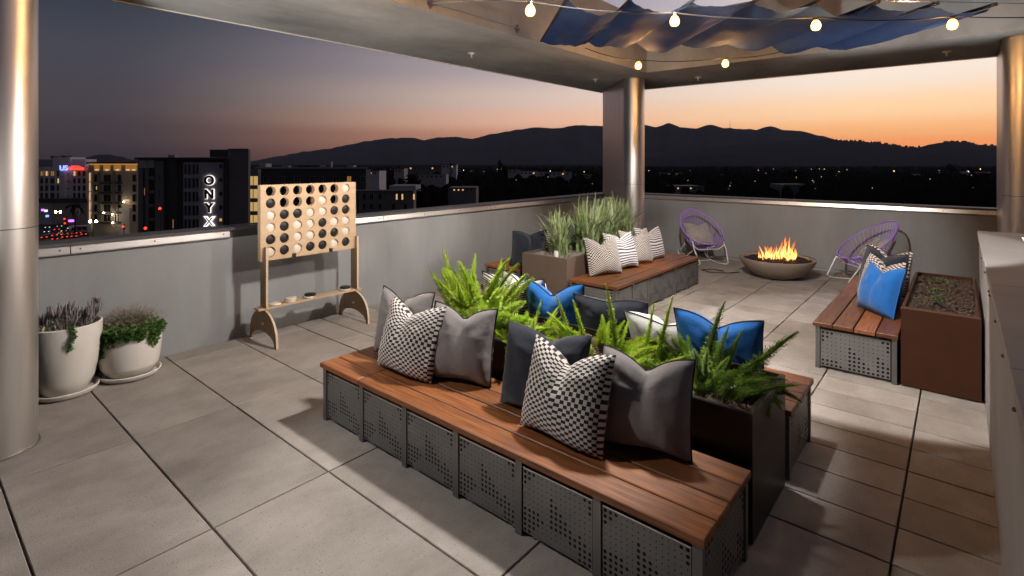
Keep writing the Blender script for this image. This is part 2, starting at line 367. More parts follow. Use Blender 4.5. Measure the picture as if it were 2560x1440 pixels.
# kerb strip at the foot of the back wall
MB().bbox(WX-.13, WX-.002, FLW, WY-.01, 0.002, .035, .006).build('kerb_strip', M['plaster'], bw)

# low shaft wall on the right: pale plaster with a wide capped top
rw = thing('low_wall', (5, -.3, 0), 'pale plaster low wall with wide pale cap beside the brown planter', 'wall')
MB().box(-1.2, 7.3, -.42, -.147, -.05, 1.13).build('wall_body', M['plaster_white'], rw)
MB().box(7.05, 7.3, -1.6, -.421, -.05, 1.13).build('wall_end', M['plaster_white'], rw)
MB().box(-1.2, 7.05, -1.6, -.421, -.05, .4).build('shaft_floor', M['inside'], rw)
for a, b in ((-1.2, .9),(.905, 2.55),(2.555,4.21),(4.215,6.99)): MB().bbox(a, b, -.44, -.13, 1.132, 1.172, .004).build('cap_plate', M['plaster_white'], rw)
MB().bbox(6.995, 7.32, -1.6, -.13, 1.132, 1.172, .004).build('cap_plate', M['plaster_white'], rw)
for x in (2.3, 2.9, 3.5, 4.15, 4.28, 5.0, 5.7, 6.6): 
    MB().ball((x, -.131+.001, 1.15-.035), .008, 6, 4).build('screw', M['alu_dark'], rw, True)

# columns: rounded nose plus flat wing, sheet metal, with a joint
def column(nose, back, label):
    nx, ny = nose; d = Vector((back[0]-nx, back[1]-ny)).normalized(); r = .2; L = (Vector(back)-Vector(nose)).length
    n = Vector((-d.y, d.x))
    def outline(r, L0, L1, k=20):
        p = []
        if L0 is None:
            for i in range(k+1):
                a = PI/2 + PI*i/k; q = d*math.cos(a)*r + n*math.sin(a)*r; p.append((nx+q.x, ny+q.y))
            e = Vector(nose)+d*L1; p += [tuple(e-n*r), tuple(e+n*r)]
        else:
            a = Vector(nose)+d*L0; e = Vector(nose)+d*L1; p = [tuple(a+n*r), tuple(a-n*r), tuple(e-n*r), tuple(e+n*r)]
        return p
    t = thing('column', (nx, ny, 0), label, 'column')
    MB().prism(outline(r, None, .07), .001, 1.455).build('nose_panel', M['column'], t, 30)
    MB().prism(outline(r, None, .07), 1.461, 3.43).build('nose_panel', M['column'], t, 30)
    MB().prism(outline(r-.004, None, .06), 1.455, 1.461).build('joint', M['alu_dark'], t, 30)
    MB().prism(outline(r-.002, .072, L), .001, 3.43).build('wing_panel', M['column'], t)
    MB().prism(outline(r+.012, None, .08), 3.43, 3.449).build('top_trim', M['alu'], t, 30)
    MB().prism(outline(r+.008, .085, L), 3.43, 3.449).build('top_trim', M['alu'], t)
    MB().prism(outline(r+.012, None, .08), .0012, .012).build('base_ring', M['alu'], t, 30)
    return t
column((.475, 4.83), (.475, 5.85), 'round-nosed brushed metal column at the left edge beside the white pots')
column((9.2, 4.75), (10.30, 5.85), 'brushed metal column with flat wing in the corner behind the striped pillows')
column((9.2, -.60), (10.5, -.60), 'brushed metal column at the right edge beyond the low wall')

# roof ring: deep plastered beams around an open middle
SO, ST = 3.45, 4.37
rf = thing('roof_frame', (9, 5, SO), 'grey plastered roof frame with wide soffit overhead', 'roof')
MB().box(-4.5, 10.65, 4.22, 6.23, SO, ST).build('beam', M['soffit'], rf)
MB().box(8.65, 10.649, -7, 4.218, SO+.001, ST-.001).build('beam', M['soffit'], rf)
MB().box(-4.5, 10.66, 6.231, 6.245, SO-.012, SO+.1).build('drip_edge', M['sprinkler'], rf)
MB().box(10.651, 10.665, -7, 6.245, SO-.012, SO+.1).build('drip_edge', M['sprinkler'], rf)
for x, y in ((5.45,5.38),(8.72,5.30),(9.74,3.72),(9.72,.15)):
    s = MB().lathe([(0,0),(.055,0),(.05,-.012),(.02,-.016),(.018,-.03),(.007,-.032),(.007,-.06),(.026,-.062),(.024,-.066),(0,-.066)], 12, (x,y,SO-.001)).build('sprinkler_head', M['sprinkler'], rf, True)

# ================================================================== BENCHES
def perf_mesh(w, h, name, m, nc=15):
    c = w/nc; nr = max(6, int(round(h/c))); cz = h/nr; b = MB()
    def big(i, j):
        i = i % 15
        if (i, j) in ((0,0),(1,0),(2,0),(0,1),(1,1),(0,2),(nc-1,0),(nc-2,0),(nc-1,1),(nc-1,2)): return True
        k = i - 6                                        # middle saw tooth
        if 0 <= k <= 5 and 3 + k <= j <= 8 + (k > 3): return j >= 3+k
        if 0 <= i <= 5 and 7 + (i > 3) <= j <= 12 - i: return True
        if i >= 12 and j >= nr - 5 + (i - 12): return True
        return False
    for i in range(nc):
        for j in range(nr):
            x, z = (i+.5)*c, h - (j+.5)*cz
            r = min(c, cz)*.32 if big(i, j) else min(c, cz)*(.13 if (i+j) % 3 else .10)
            hx, hz = c/2, cz/2
            o = [(hx,0),(hx,hz),(0,hz),(-hx,hz),(-hx,0),(-hx,-hz),(0,-hz),(hx,-hz)]
            vs = [(x+a, 0, z+q) for a, q in o] + [(x+r*math.cos(PI/4*k), 0, z+r*math.sin(PI/4*k)) for k in range(8)]
            b.add(vs, [(k, (k+1)%8, (k+1)%8+8, k+8)[::-1] for k in range(8)])
    return b.mesh(name, m)
PERF = {}
def perf(w, h, m):
    k = (round(w,3), round(h,3), m.name)
    if k not in PERF:
        me = perf_mesh(w, h, 'perforated_panel', m)
        PERF[k] = me
    return PERF[k]
LIP = {}
def bench(loc, rz, L, D, nb, label, planks=4, joint=None, light=False, ends=True):
    t = thing('bench', loc, label, 'bench', 'slatted wooden benches with perforated metal sides', rz)
    H = .42; tw = .034; pm = M['panel_light'] if light else M['panel']; sm = M['steel']
    pw = .042; z1 = H - tw - .004
    MB().box(.05, L-.05, .05, D-.03, .012, z1-.045).build('dark_filler', M['inside'], t, local=True)  # black filler box; its colour stands in for shade behind the holes
    MB().box(.02, L-.02, .03, D-.02, z1-.03, z1).build('seat_frame', M['inside'], t, local=True)
    bay = (L - pw)/nb
    def panel(x, y, w, rz2, zt):
        o = link('perforated_panel', perf(w, zt-.03, pm), t, True, (x, y, .03)); o.rotation_euler = (0,0,rz2)
        k = round(w,3)
        if k not in LIP: LIP[k] = MB().box(0, w, 0, .012, 0, .006).mesh('panel_lip', M['alu'])
        q = link('panel_lip', LIP[k], o, True, (0, -.001, zt-.03+.0005))
    for i in range(nb+1):
        x = i*bay
        MB().box(x, x+pw, .006, .042, 0, z1).build('post', sm, t, local=True)
        MB().box(x, x+pw, D-.042, D-.006, 0, z1).build('post', sm, t, local=True)
    for i in range(nb):
        panel(i*bay+pw+.006, .012, bay-pw-.012, 0, z1-.035)
    if ends:
        panel(L-.008, .048, D-.1, rad(90), z1-.03)
        panel(.008, D-.052, D-.1, rad(-90), z1-.03)
    g = .011; w = (D + .012 - g*(planks-1))/planks
    segs = [(-.012, joint-.002), (joint+.002, L+.012)] if joint else [(-.012, L+.012)]
    for k in range(planks):
        for a, b in segs:
            mm = MB().bbox(-(b-a)/2, (b-a)/2, -w/2, w/2, -tw/2, tw/2, .004)
            mm.build('plank', M['wood'], t, local=True).location = ((a+b)/2, -.012 + k*(w+g) + w/2, H - tw/2 + random.uniform(-.0008,.0008))
    return t
b1 = bench((2.07, 3.575, 0), rad(-90), 2.80, .60, 6, 'long wooden bench nearest the camera with perforated metal front', joint=.46)
b2 = bench((4.065, .775, 0), rad(90), 2.80, .61, 6, 'wooden bench on the far side of the dark fern planter')
b3 = bench((5.52, 3.075, 0), 0, 2.56, .66, 6, 'reddish wooden bench carrying the row of striped pillows', light=False, joint=1.26)
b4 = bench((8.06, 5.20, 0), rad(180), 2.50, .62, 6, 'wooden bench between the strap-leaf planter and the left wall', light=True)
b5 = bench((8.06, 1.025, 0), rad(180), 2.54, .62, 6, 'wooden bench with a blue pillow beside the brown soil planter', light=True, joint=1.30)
b6 = bench((7.42, -.78, 0), 0, .66, .60, 1, 'small wooden bench end showing between the brown planter and low wall')

# ================================================================== PLANTERS
def planter(x0, x1, y0, y1, h, m, label, soil, sm, cham=.006):
    t = thing('planter', ((x0+x1)/2, (y0+y1)/2, 0), label, 'planter')
    w = .026; b = MB(); zi = h - .05
    O = [(x0,y0),(x1,y0),(x1,y1),(x0,y1)]; I = [(x0+w,y0+w),(x1-w,y0+w),(x1-w,y1-w),(x0+w,y1-w)]
    c = cham; O2 = [(x0+c,y0+c),(x1-c,y0+c),(x1-c,y1-c),(x0+c,y1-c)]
    vs = [(*p,.012) for p in O]+[(*p,h-c) for p in O]+[(*p,h) for p in O2]+[(*p,h) for p in I]+[(*p,h-.16) for p in I]
    fs = [(0,3,2,1)]
    for a in range(0,16,4): fs += [(a+i, a+(i+1)%4, a+(i+1)%4+4, a+i+4) for i in range(4)]
    b.add(vs, fs).build('box', m, t)
    MB().box(x0+.03, x1-.03, y0+.03, y1-.03, 0, .012).build('foot', M['inside'], t)
    nx = int((x1-x0)/.03); ny = int((y1-y0)/.03); s = MB(); V = []; Fc = []
    for j in range(ny+1):
        for i in range(nx+1):
            x = x0+w+(x1-x0-2*w)*i/nx; y = y0+w+(y1-y0-2*w)*j/ny
            V.append((x, y, zi + .022*nz(x*7,y*7,3) + .016*nz(x*23,y*23,1)))
    for j in range(ny):
        for i in range(nx): a = j*(nx+1)+i; Fc.append((a, a+1, a+nx+2, a+nx+1))
    s.add(V, Fc).build(soil, sm, t, True)
    return t
p1 = planter(2.75, 3.385, .78, 3.20, .655, M['bronze'], 'dark bronze planter box filled with ferns behind the nearest bench', 'soil', M['soil'])
p2 = planter(5.53, 7.85, 3.78, 4.50, .665, M['taupe'], 'brown metal planter box holding tall strap-leaf grass', 'soil', M['soil'])
p3 = planter(5.53, 7.38, -.125, .385, .67, M['brown'], 'brown planter box of bare soil with three seedlings', 'soil', M['soil'], .014)
# bark chips and pebbles on the soil
def chips(name, m, x0, x1, y0, y1, z, n, size, label, cat, flat=.5):
    b = MB()
    for _ in range(n):
        x, y = random.uniform(x0,x1), random.uniform(y0,y1); s = size*random.uniform(.5,1.3); a = random.uniform(0,PI)
        c, sn = math.cos(a), math.sin(a); l, w, h = s, s*random.uniform(.35,.8), s*flat*random.uniform(.5,1)
        tz = random.uniform(-.4,.4); vs = []
        for dx, dy, dz in ((-1,-.6,-1),(1,-.7,-1),(1.1,.6,-1),(-.9,.8,-1),(-.8,-.5,1),(.7,-.6,1),(.9,.5,1),(-.7,.6,1)):
            px, py = dx*l/2, dy*w/2; vs.append((x+px*c-py*sn, y+px*sn+py*c, z+.012*nz(x*7,y*7,3)+dz*h/2+px*tz))
        b.add(vs, [(0,3,2,1),(4,5,6,7),(0,1,5,4),(1,2,6,5),(2,3,7,6),(3,0,4,7)])
    return tag(b.build(name, m), label, cat, kind='stuff')
chips('bark_mulch', M['mulch'], 2.80, 3.34, .83, 3.15, .618, 1500, .022, 'brown bark chips covering the soil of the fern planter', 'mulch')
chips('pebbles', M['pebble'], 5.58, 6.3, 3.83, 4.45, .625, 420, .05, 'pale stone chips around the strap-leaf grass', 'pebbles', .6)
chips('soil_clods', M['soil'], 5.58, 7.33, -.08, .34, .63, 900, .035, 'loose soil clods in the brown planter', 'soil', .7)
# small lamp disc in the fern planter
g = thing('garden_spotlight', (3.0, .93, .6), 'small round silver spotlight in the corner of the fern planter', 'lamp')
MB().lathe([(0,.0),(.035,.0),(.045,.03),(.05,.05),(.05,.062),(.044,.066),(0,.066)], 20, (3.0,.93,.60)).build('housing', M['white_metal'], g, True)

# ================================================================== PILLOWS
def pillow_mesh(name, m, w=.54, h=.54, T=.085, chop=.10, lean=14, seed=0, pipe=None, n=22):
    rnd = random.Random(seed); V = []; UV = []; Fc = []
    ph = [rnd.uniform(0,6) for _ in range(6)]; off = rnd.uniform(-.08,.08)
    cl, sl = math.cos(rad(lean)), math.sin(rad(lean))
    def outline(u, v):
        x = w/2*u*(1 - .055*(1-v*v)*abs(u)) ; z = h/2*v*(1 - .045*(1-u*u)*abs(v))
        tv = (v+1)/2; uu = u - off
        dip = 1.15*chop*math.exp(-abs(uu/.42)**1.25)*tv**3
        return x*(1 + .03*tv*0), z + h/2 - dip + .012*rnd_w(u, v)
    def rnd_w(u, v): return math.sin(3*u+ph[0])*math.sin(2.4*v+ph[1])
    def thick(u, v):
        e = max(0, (1-abs(u)**2.6)*(1-abs(v)**2.6)); t = T*e**.5
        tv = (v+1)/2; uu = u - off
        t *= 1 - .80*math.exp(-abs(uu/.13)**1.4)*max(0, tv-.38)/.62
        t *= 1 + .22*(1-tv)
        return t
    def wr(u, v, s):
        e = (1-u*u)*(1-v*v); uu = u-off
        a = math.atan2(v-.35, uu); rr = math.hypot(uu, v-.35)
        k = .005*math.sin(7*a+ph[2]+s)*math.exp(-((rr-.5)/.35)**2)*min(1, e*3)
        k += .004*math.sin(9*u+4*v+ph[3]+s)*min(1,e*2) + .005*nz(u*1.6+ph[4], v*1.6+ph[5], s) + .005*abs(nz(u*4+v*2+ph[2], v*1.5-u+ph[0], s))
        # gathers at the seams
        k += .006*math.sin(26*v+ph[1])*math.exp(-((1-abs(u))/.16)**2)*(1-v*v) + .005*math.sin(24*u+ph[0])*math.exp(-((1-abs(v))/.14)**2)*(1-u*u)
        return k
    for s in (-1, 1):
        base = len(V)
        for j in range(n+1):
            for i in range(n+1):
                u = -1+2*i/n; v = -1+2*j/n
                u = math.copysign(abs(u)**.85, u); v = math.copysign(abs(v)**.85, v)
                x, z = outline(u, v); y = s*(thick(u, v)) + s*(wr(u, v, s) if abs(u) < .999 and abs(v) < .999 else 0) + .012*math.sin(2*u+ph[2])*(v+1)/2
                yy = y*cl + z*sl; zz = z*cl - y*sl
                V.append((x, yy, max(zz, .004))); UV.append((i/n, j/n))
        for j in range(n):
            for i in range(n):
                a = base + j*(n+1)+i; f = (a, a+1, a+n+2, a+n+1); Fc.append(f if s < 0 else f[::-1])
    b = MB(); b.v = V; b.f = Fc; me = b.mesh(name, m, 70)
    uvl = me.uv_layers.new(name='UVMap')
    for lp in me.loops: uvl.data[lp.index].uv = UV[lp.vertex_index]
    path = []
    idx = [i for i in range(n+1)] + [j*(n+1)+n for j in range(1,n+1)] + [n*(n+1)+i for i in range(n-1,-1,-1)] + [j*(n+1) for j in range(n-1,-1,-1)]
    path = [V[i] for i in idx]
    pm = MB().tube(path, .0055, 5).mesh('piping', pipe or M['charcoal'], True)
    return me, pm
def pillow(loc, yaw, fab, label, piped=True, pipe=None, w=.53, h=.505, T=.10, chop=.085, lean=14, roll=0, seed=None):
    sd = int(abs(loc[0]*131+loc[1]*517))+3 if seed is None else seed
    me, pm = pillow_mesh('cover', M[fab], w, h, T, chop, lean, sd, pipe)
    t = thing('throw_pillow', loc, label, 'pillow', 'throw pillows on the benches and chairs', rad(yaw))
    t.rotation_euler = (0, rad(roll), rad(yaw))
    link('cover', me, t, True)
    if piped: link('piping', pm, t, True)
    return t
SZ = .422
# nearest bench
pillow((2.49,3.22,SZ), -80, 'f_gray', 'plain grey pillow behind the check pillow at the far end of the nearest bench', lean=12, w=.50, seed=11)
pillow((2.30,2.93,SZ), -85, 'f_check', 'black and white check pillow farther left on the nearest bench', piped=False, lean=17, chop=.095, seed=5)
pillow((2.47,2.57,SZ), -74, 'f_gray', 'plain grey pillow leaning in the middle of the nearest bench, fully lit', lean=13, w=.50, seed=21)
pillow((2.46,1.87,SZ), -82, 'f_navy', 'dark navy pillow behind the large check pillow on the nearest bench', piped=False, lean=13, w=.56, T=.1, seed=8)
pillow((2.28,1.61,SZ), -90, 'f_check', 'large black and white check pillow nearest the camera', piped=False, lean=17, chop=.10, seed=31)
pillow((2.49,1.24,SZ), -78, 'f_gray', 'dark shaded grey pillow at the near right of the nearest bench', lean=12, w=.49, h=.49, chop=.085, seed=14)
# far side of the fern planter, leaning on it
pillow((3.60,3.02,SZ), 92, 'f_stripe_fine', 'pale patterned pillow mostly hidden behind the tall left fern', lean=14, seed=2, h=.5)
pillow((3.72,2.90,SZ), 80, 'f_white', 'pale grey piped pillow just left of the upright blue pillow behind the ferns', lean=15, h=.50, seed=41)
pillow((3.62,2.55,SZ), 100, 'f_blue', 'bright blue pillow behind the left fern, with two pointed ears', lean=13, h=.51, chop=.10, seed=51)
pillow((3.66,2.04,SZ), 95, 'f_navy', 'wide dark navy pillow between the two blue ones behind the ferns', lean=16, w=.60, h=.46, chop=.03, seed=17)
pillow((3.70,1.60,SZ), 96, 'f_white', 'pale cream pillow between navy and right blue pillow behind the ferns', lean=30, w=.58, h=.44, chop=.04, seed=19)
pillow((3.60,1.22,SZ), 98, 'f_blue', 'bright blue pillow behind the right fern with dark piping', lean=15, h=.51, w=.55, chop=.09, seed=61)
# back bench row
pillow((6.02,3.50,SZ), -22, 'f_small', 'small-check pillow first in the row on the back bench', piped=False, lean=16, chop=.11, seed=71)
pillow((6.50,3.50,SZ), -20, 'f_stripe', 'black and white striped pillow second in the row on the back bench', piped=False, lean=16, chop=.08, seed=72)
pillow((6.95,3.50,SZ), -20, 'f_small', 'small-check pillow third in the row on the back bench', piped=False, lean=16, chop=.09, seed=73)
pillow((7.38,3.50,SZ), -18, 'f_stripe', 'black and white striped pillow last in the row by the column', piped=False, lean=15, chop=.11, seed=74)
# bench by the left wall
pillow((5.90,4.70,SZ), 150, 'f_navy', 'dark navy pillow seen edge-on left of the strap-leaf planter', lean=10, T=.11, chop=.05, seed=75)
pillow((6.42,4.74,SZ), 172, 'f_stripe', 'striped pillow half hidden behind the strap leaves', piped=False, lean=14, seed=76)
pillow((6.95,4.76,SZ), 176, 'f_blue', 'blue pillow glimpsed through the strap leaves', lean=14, seed=77)
# right bench, one behind the other
pillow((6.20,.64,SZ), -136, 'f_blue', 'plain bright blue pillow in front on the right-hand bench', pipe=M['f_blue'], lean=16, w=.47, h=.48, chop=.09, seed=81)
pillow((6.52,.66,SZ), -138, 'f_check', 'check pillow directly behind the blue one on the right-hand bench', piped=False, lean=14, chop=.11, seed=82)
pillow((6.80,.68,SZ), -138, 'f_navy', 'navy pillow between two check pillows on the right-hand bench', lean=12, chop=.08, w=.58, h=.55, seed=83)
pillow((7.22,.66,SZ), -132, 'f_check', 'rearmost check pillow on the right-hand bench', piped=False, lean=10, w=.56, chop=.09, seed=84)

# ================================================================== GARDEN PLANTS
def frond_mesh(name, seed, L, R, bend, m, n=1700):
    rnd = random.Random(seed); b = MB(); pts = []
    for i in range(9):
        t = i/8; pts.append(Vector((bend*L*t*t, .04*L*math.sin(3*t+seed), L*(t-.18*bend*t*t))))
    def at(t):
        i = min(7, int(t*8)); f = t*8-i; return pts[i].lerp(pts[i+1], f)
    for k in range(n):
        t = .05 + .95*((k+.5)/n)**1.05; p = at(t); d = (at(min(1,t+.05))-at(max(0,t-.05))).normalized()
        prof = R*(min(1,t/.16)**.6)*((1-t)**.5*.92+.08)*rnd.uniform(.8,1.1)*(1+.10*math.sin(t*46+seed))
        a = k*2.399 + rnd.uniform(-.5,.5)
        s1 = d.orthogonal().normalized(); s2 = d.cross(s1); o = s1*math.cos(a)+s2*math.sin(a)
        base = p + o*prof*rnd.uniform(.05,.6); ln = max(.007, prof*rnd.uniform(.4,.7)); tip = base + (o*rnd.uniform(.5,1.0) + d*rnd.uniform(-.15,.6) + s1*rnd.uniform(-.4,.4) + s2*rnd.uniform(-.4,.4))*ln
        side = (o.cross(d) + d*rnd.uniform(-.5,.5)).normalized()*ln*rnd.uniform(.14,.24); mid = base.lerp(tip,.5)
        b.add([base, mid+side, tip, mid-side], [(0,1,2,3)])
    b.tube(pts, [R*.34*(min(1,(i/8)/.16)**.6)*(1-i/8)**.62 + .002 for i in range(9)], 7)      # packed middle of the plume
    return b.mesh(name, m)
FR = [frond_mesh('frond', s, L, R, bd, M['leaf_fern']) for s, L, R, bd in ((1,.52,.052,.16),(2,.42,.054,.30),(3,.34,.056,.5),(4,.50,.042,.06),(5,.27,.056,.75),(6,.40,.052,.22))]
FD = [frond_mesh('frond', s, L, R, bd, M['leaf_fern_shaded']) for s, L, R, bd in ((11,.46,.054,.12),(12,.38,.054,.35),(13,.30,.058,.6),(14,.24,.058,.85),(15,.42,.048,.2))]
def fern(loc, n, spread, lib, tall, label, seed, big=1.0):
    rnd = random.Random(seed); t = thing('foxtail_fern', loc, label, 'fern', 'foxtail ferns in the dark planter')
    for k in range(n):
        r = spread*math.sqrt(rnd.random()); a = rnd.uniform(0,2*PI); tl = r/spread
        c = rnd.choice(tall) if rnd.random() > tl*.9 else rnd.randrange(len(lib))
        o = link('frond', lib[c], t, True, (r*math.cos(a)*.7, r*math.sin(a), 0))
        s = big*rnd.uniform(.75,1.12); o.scale = (s*1.15, s*1.15, s)
        o.rotation_euler = (0, rad(rnd.uniform(2,14) + 50*tl), a + rnd.uniform(-.5,.5))
    return t
def spike(t, lib, c, off, tilt, az, s):
    o = link('frond', lib[c], t, True, off); o.scale = (s,s,s); o.rotation_euler = (0, rad(tilt), rad(az))
f1 = fern((3.06,2.96,.60), 34, .24, FR, (0,3), 'tall bright foxtail fern at the left end of the planter', 101, 1.08)
for off, ti, az, s in (((-.02,.16,0),12,95,1.2),((.0,-.02,0),16,-60,1.16),((.03,.08,0),6,40,1.05),((.02,-.16,0),30,-70,1.05),((.0,.22,0),34,95,.95),((-.05,.03,0),10,150,.9)): spike(f1, FR, 0, off, ti, az, s)
f2 = fern((2.98,2.46,.60), 36, .25, FR, (4,2), 'low spreading foxtail fern in the middle of the planter', 102, .60)
f3 = fern((3.02,1.76,.60), 44, .30, FR, (5,2), 'bright bushy foxtail fern with upright spikes right of the middle', 103, .70)
for off, ti, az, s in (((.06,-.02,0),5,60,.98),((.04,.18,0),10,110,.74),((.0,.26,0),14,100,.8),((.10,-.22,0),6,-60,.80),((.14,-.30,0),8,-90,.95)): spike(f3, FR, 3, off, ti, az, s)
f4 = fern((3.06,1.13,.60), 36, .24, FD, (0,4), 'foxtail fern nearest the planter corner, coloured for shade', 104, .72)
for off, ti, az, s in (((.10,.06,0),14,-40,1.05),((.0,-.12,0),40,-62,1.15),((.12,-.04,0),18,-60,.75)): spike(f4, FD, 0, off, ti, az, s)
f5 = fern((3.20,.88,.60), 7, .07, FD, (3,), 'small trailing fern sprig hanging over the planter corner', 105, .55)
# strap-leaf grass
def strap_mesh(seed, n, L):
    rnd = random.Random(seed); b = MB()
    for k in range(n):
        a = rnd.uniform(0,2*PI); l = L*rnd.uniform(.55,1.1); out = l*rnd.uniform(.2,1.05)*rnd.random()**.6; w = rnd.uniform(.012,.022)
        bx, by = rnd.gauss(0,.05), rnd.gauss(0,.05); V = []; N = 6; dx, dy = math.cos(a), math.sin(a); tw = rnd.uniform(-.6,.6)
        for i in range(N+1):
            t = i/N; rr = out*t**1.8; z = l*(t-.55*(out/l)*t**3); ww = w*(1-.92*t**2.2)
            sx, sy = -math.sin(a+tw*t), math.cos(a+tw*t)
            for s in (-1, 1): V.append((bx+dx*rr+s*sx*ww, by+dy*rr+s*sy*ww, z))
        b.add(V, [(2*i,2*i+1,2*i+3,2*i+2) for i in range(N)])
    return b.mesh('leaf_clump', M['blade'])
ST_ = [strap_mesh(s, 48, .72) for s in (1,2,3)]
sl = ['frontmost pale strap-leaf clump at the planter edge','strap-leaf clump behind the frontmost one','strap-leaf clump just left of the middle of the planter','tall strap-leaf clump in the middle of the planter','strap-leaf clump right of the middle','strap-leaf clump toward the column','rearmost strap-leaf clump by the column']
for i, (x, y, s) in enumerate(((5.86,4.10,.80),(6.08,4.28,.95),(6.30,4.0,1.0),(6.62,4.2,1.12),(6.95,4.05,1.1),(7.27,4.2,1.1),(7.6,4.1,1.1))):
    t = thing('strap_leaf_plant', (x, y, .61), sl[i], 'plant', 'strap-leaf plants in the back planter')
    for j in range(2):
        o = link('leaf_clump', ST_[(i+j) % 3], t, True, (random.uniform(-.05,.05), random.uniform(-.06,.06), 0)); o.scale = (s,s,s); o.rotation_euler = (0,0,random.uniform(0,6))
# seedlings
def leafy(seed, n, R, Hh, size, m, name='foliage'):
    rnd = random.Random(seed); b = MB()
    for k in range(n):
        a = rnd.uniform(0,2*PI); r = R*math.sqrt(rnd.random()); z = Hh*rnd.random()*(1-.6*r/R); x, y = r*math.cos(a), r*math.sin(a)
        s = size*rnd.uniform(.6,1.2); d = Vector((math.cos(a+rnd.uniform(-1,1)), math.sin(a+rnd.uniform(-1,1)), rnd.uniform(-.1,.7))).normalized()
        q = d.cross(Vector((rnd.uniform(-.4,.4),rnd.uniform(-.4,.4),1))).normalized()*s*.36; p = Vector((x,y,z))
        b.add([p, p+d*s*.5+q, p+d*s, p+d*s*.5-q], [(0,1,2,3)])
        if k % 4 == 0: b.tube([(x*.2,y*.2,-.02),(x,y,z)], .0015, 3, False)
    return b.mesh(name, m)
for (x, y, s), lb in zip(((7.06,.17,1),(6.55,.17,.75),(6.10,.16,1.1)), ('leafy seedling farthest back in the brown planter','smallest seedling in the middle of the brown planter','leafy seedling nearest the front of the brown planter')):
    t = thing('seedling', (x, y, .625), lb, 'seedling', 'seedlings in the brown planter'); link('foliage', leafy(int(x*10), 46, .065*s, .085*s, .032, M['leaf']), t, True)
tg = thing('plant_marker', (5.85,.12,.63), 'small black plant marker lying on the soil of the brown planter', 'marker')
MB().tube([(5.76,.06,.64),(5.92,.16,.675)], .012, 6).build('stake', M['black'], tg)
# planter clip and white tag at the back planter
tg = thing('plant_tag', (5.64,4.02,.62), 'white curled tag at the front of the strap-leaf planter', 'tag')
MB().lathe([(.028,0),(.032,.05),(.03,.10),(.028,.10),(.026,.0)], 10, (5.64,4.02,.62)).build('tag_sheet', M['white_metal'], tg, True)

# ================================================================== POTS
def pot(loc, prof, sr, label, slabel):
    s = thing('pot_saucer', loc, slabel, 'saucer', 'saucers under the white pots')
    MB().lathe([(0,.0),(sr*.86,.0),(sr*.97,.02),(sr,.045),(sr-.008,.05),(sr-.018,.045),(sr*.84,.016),(0,.014)], 48, loc).build('dish', M['glaze'], s, 50)
    t = thing('flower_pot', (loc[0],loc[1],.016), label, 'pot', 'white glazed pots by the left wall')
    MB().lathe(prof, 56, (loc[0],loc[1],.016)).build('vessel', M['glaze'], t, 50)
    return t
ribs = []
pot((.95,5.60,0), [(0,0),(.13,0),(.15,.012),(.19,.10),(.215,.22),(.234,.34),(.243,.46),(.245,.548),(.235,.555),(.226,.548),(.224,.46),(0,.46)], .225,
    'tall white glazed pot with purple-grey succulent beside the column', 'white saucer under the tall succulent pot')
prof2 = [(0,0),(.150,0),(.172,.012),(.200,.06)]
for i in range(24):
    z = .08 + i*.0135; prof2.append((.208 + .030*math.sin(min(1,(z-.06)/.26)*PI/2) + (.0035 if i % 2 else 0), z))
prof2 += [(.241,.412),(.232,.42),(.222,.41),(.22,.35),(0,.35)]
pot((1.40,5.625,0), prof2, .235, 'shorter white ribbed pot with trailing green plant', 'white saucer under the shorter ribbed pot')
# succulent: branching upright fingers
def succulent():
    rnd = random.Random(4); t = thing('succulent', (.95,5.60,.476), 'purple-grey finger succulent in the tall white pot', 'succulent')
    for c in range(17):
        a = rnd.uniform(0,2*PI); r = .185*math.sqrt(rnd.random()); x, y = .95+r*math.cos(a), 5.60+r*math.sin(a); b = MB(); z0 = .50
        hx, hy, hz = x+.04*math.cos(a), y+.04*math.sin(a), z0+rnd.uniform(.07,.15)
        b.tube([(x,y,z0),(hx,hy,hz)], [.008,.006], 5)
        for k in range(13):
            q = rnd.uniform(0,2*PI); e = rnd.uniform(.15,.95); l = rnd.uniform(.06,.11)
            m1 = Vector((math.cos(q)*e*.5, math.sin(q)*e*.5, .35))*l; m2 = Vector((math.cos(q)*e*.62, math.sin(q)*e*.62, 1.0))*l; p = Vector((hx,hy,hz-rnd.uniform(0,.04)))
            b.tube([p, p+m1, p+m2], [.004,.007,.0035], 5)
        b.build('branch', M['succ'], t, True)
    return t
succulent()
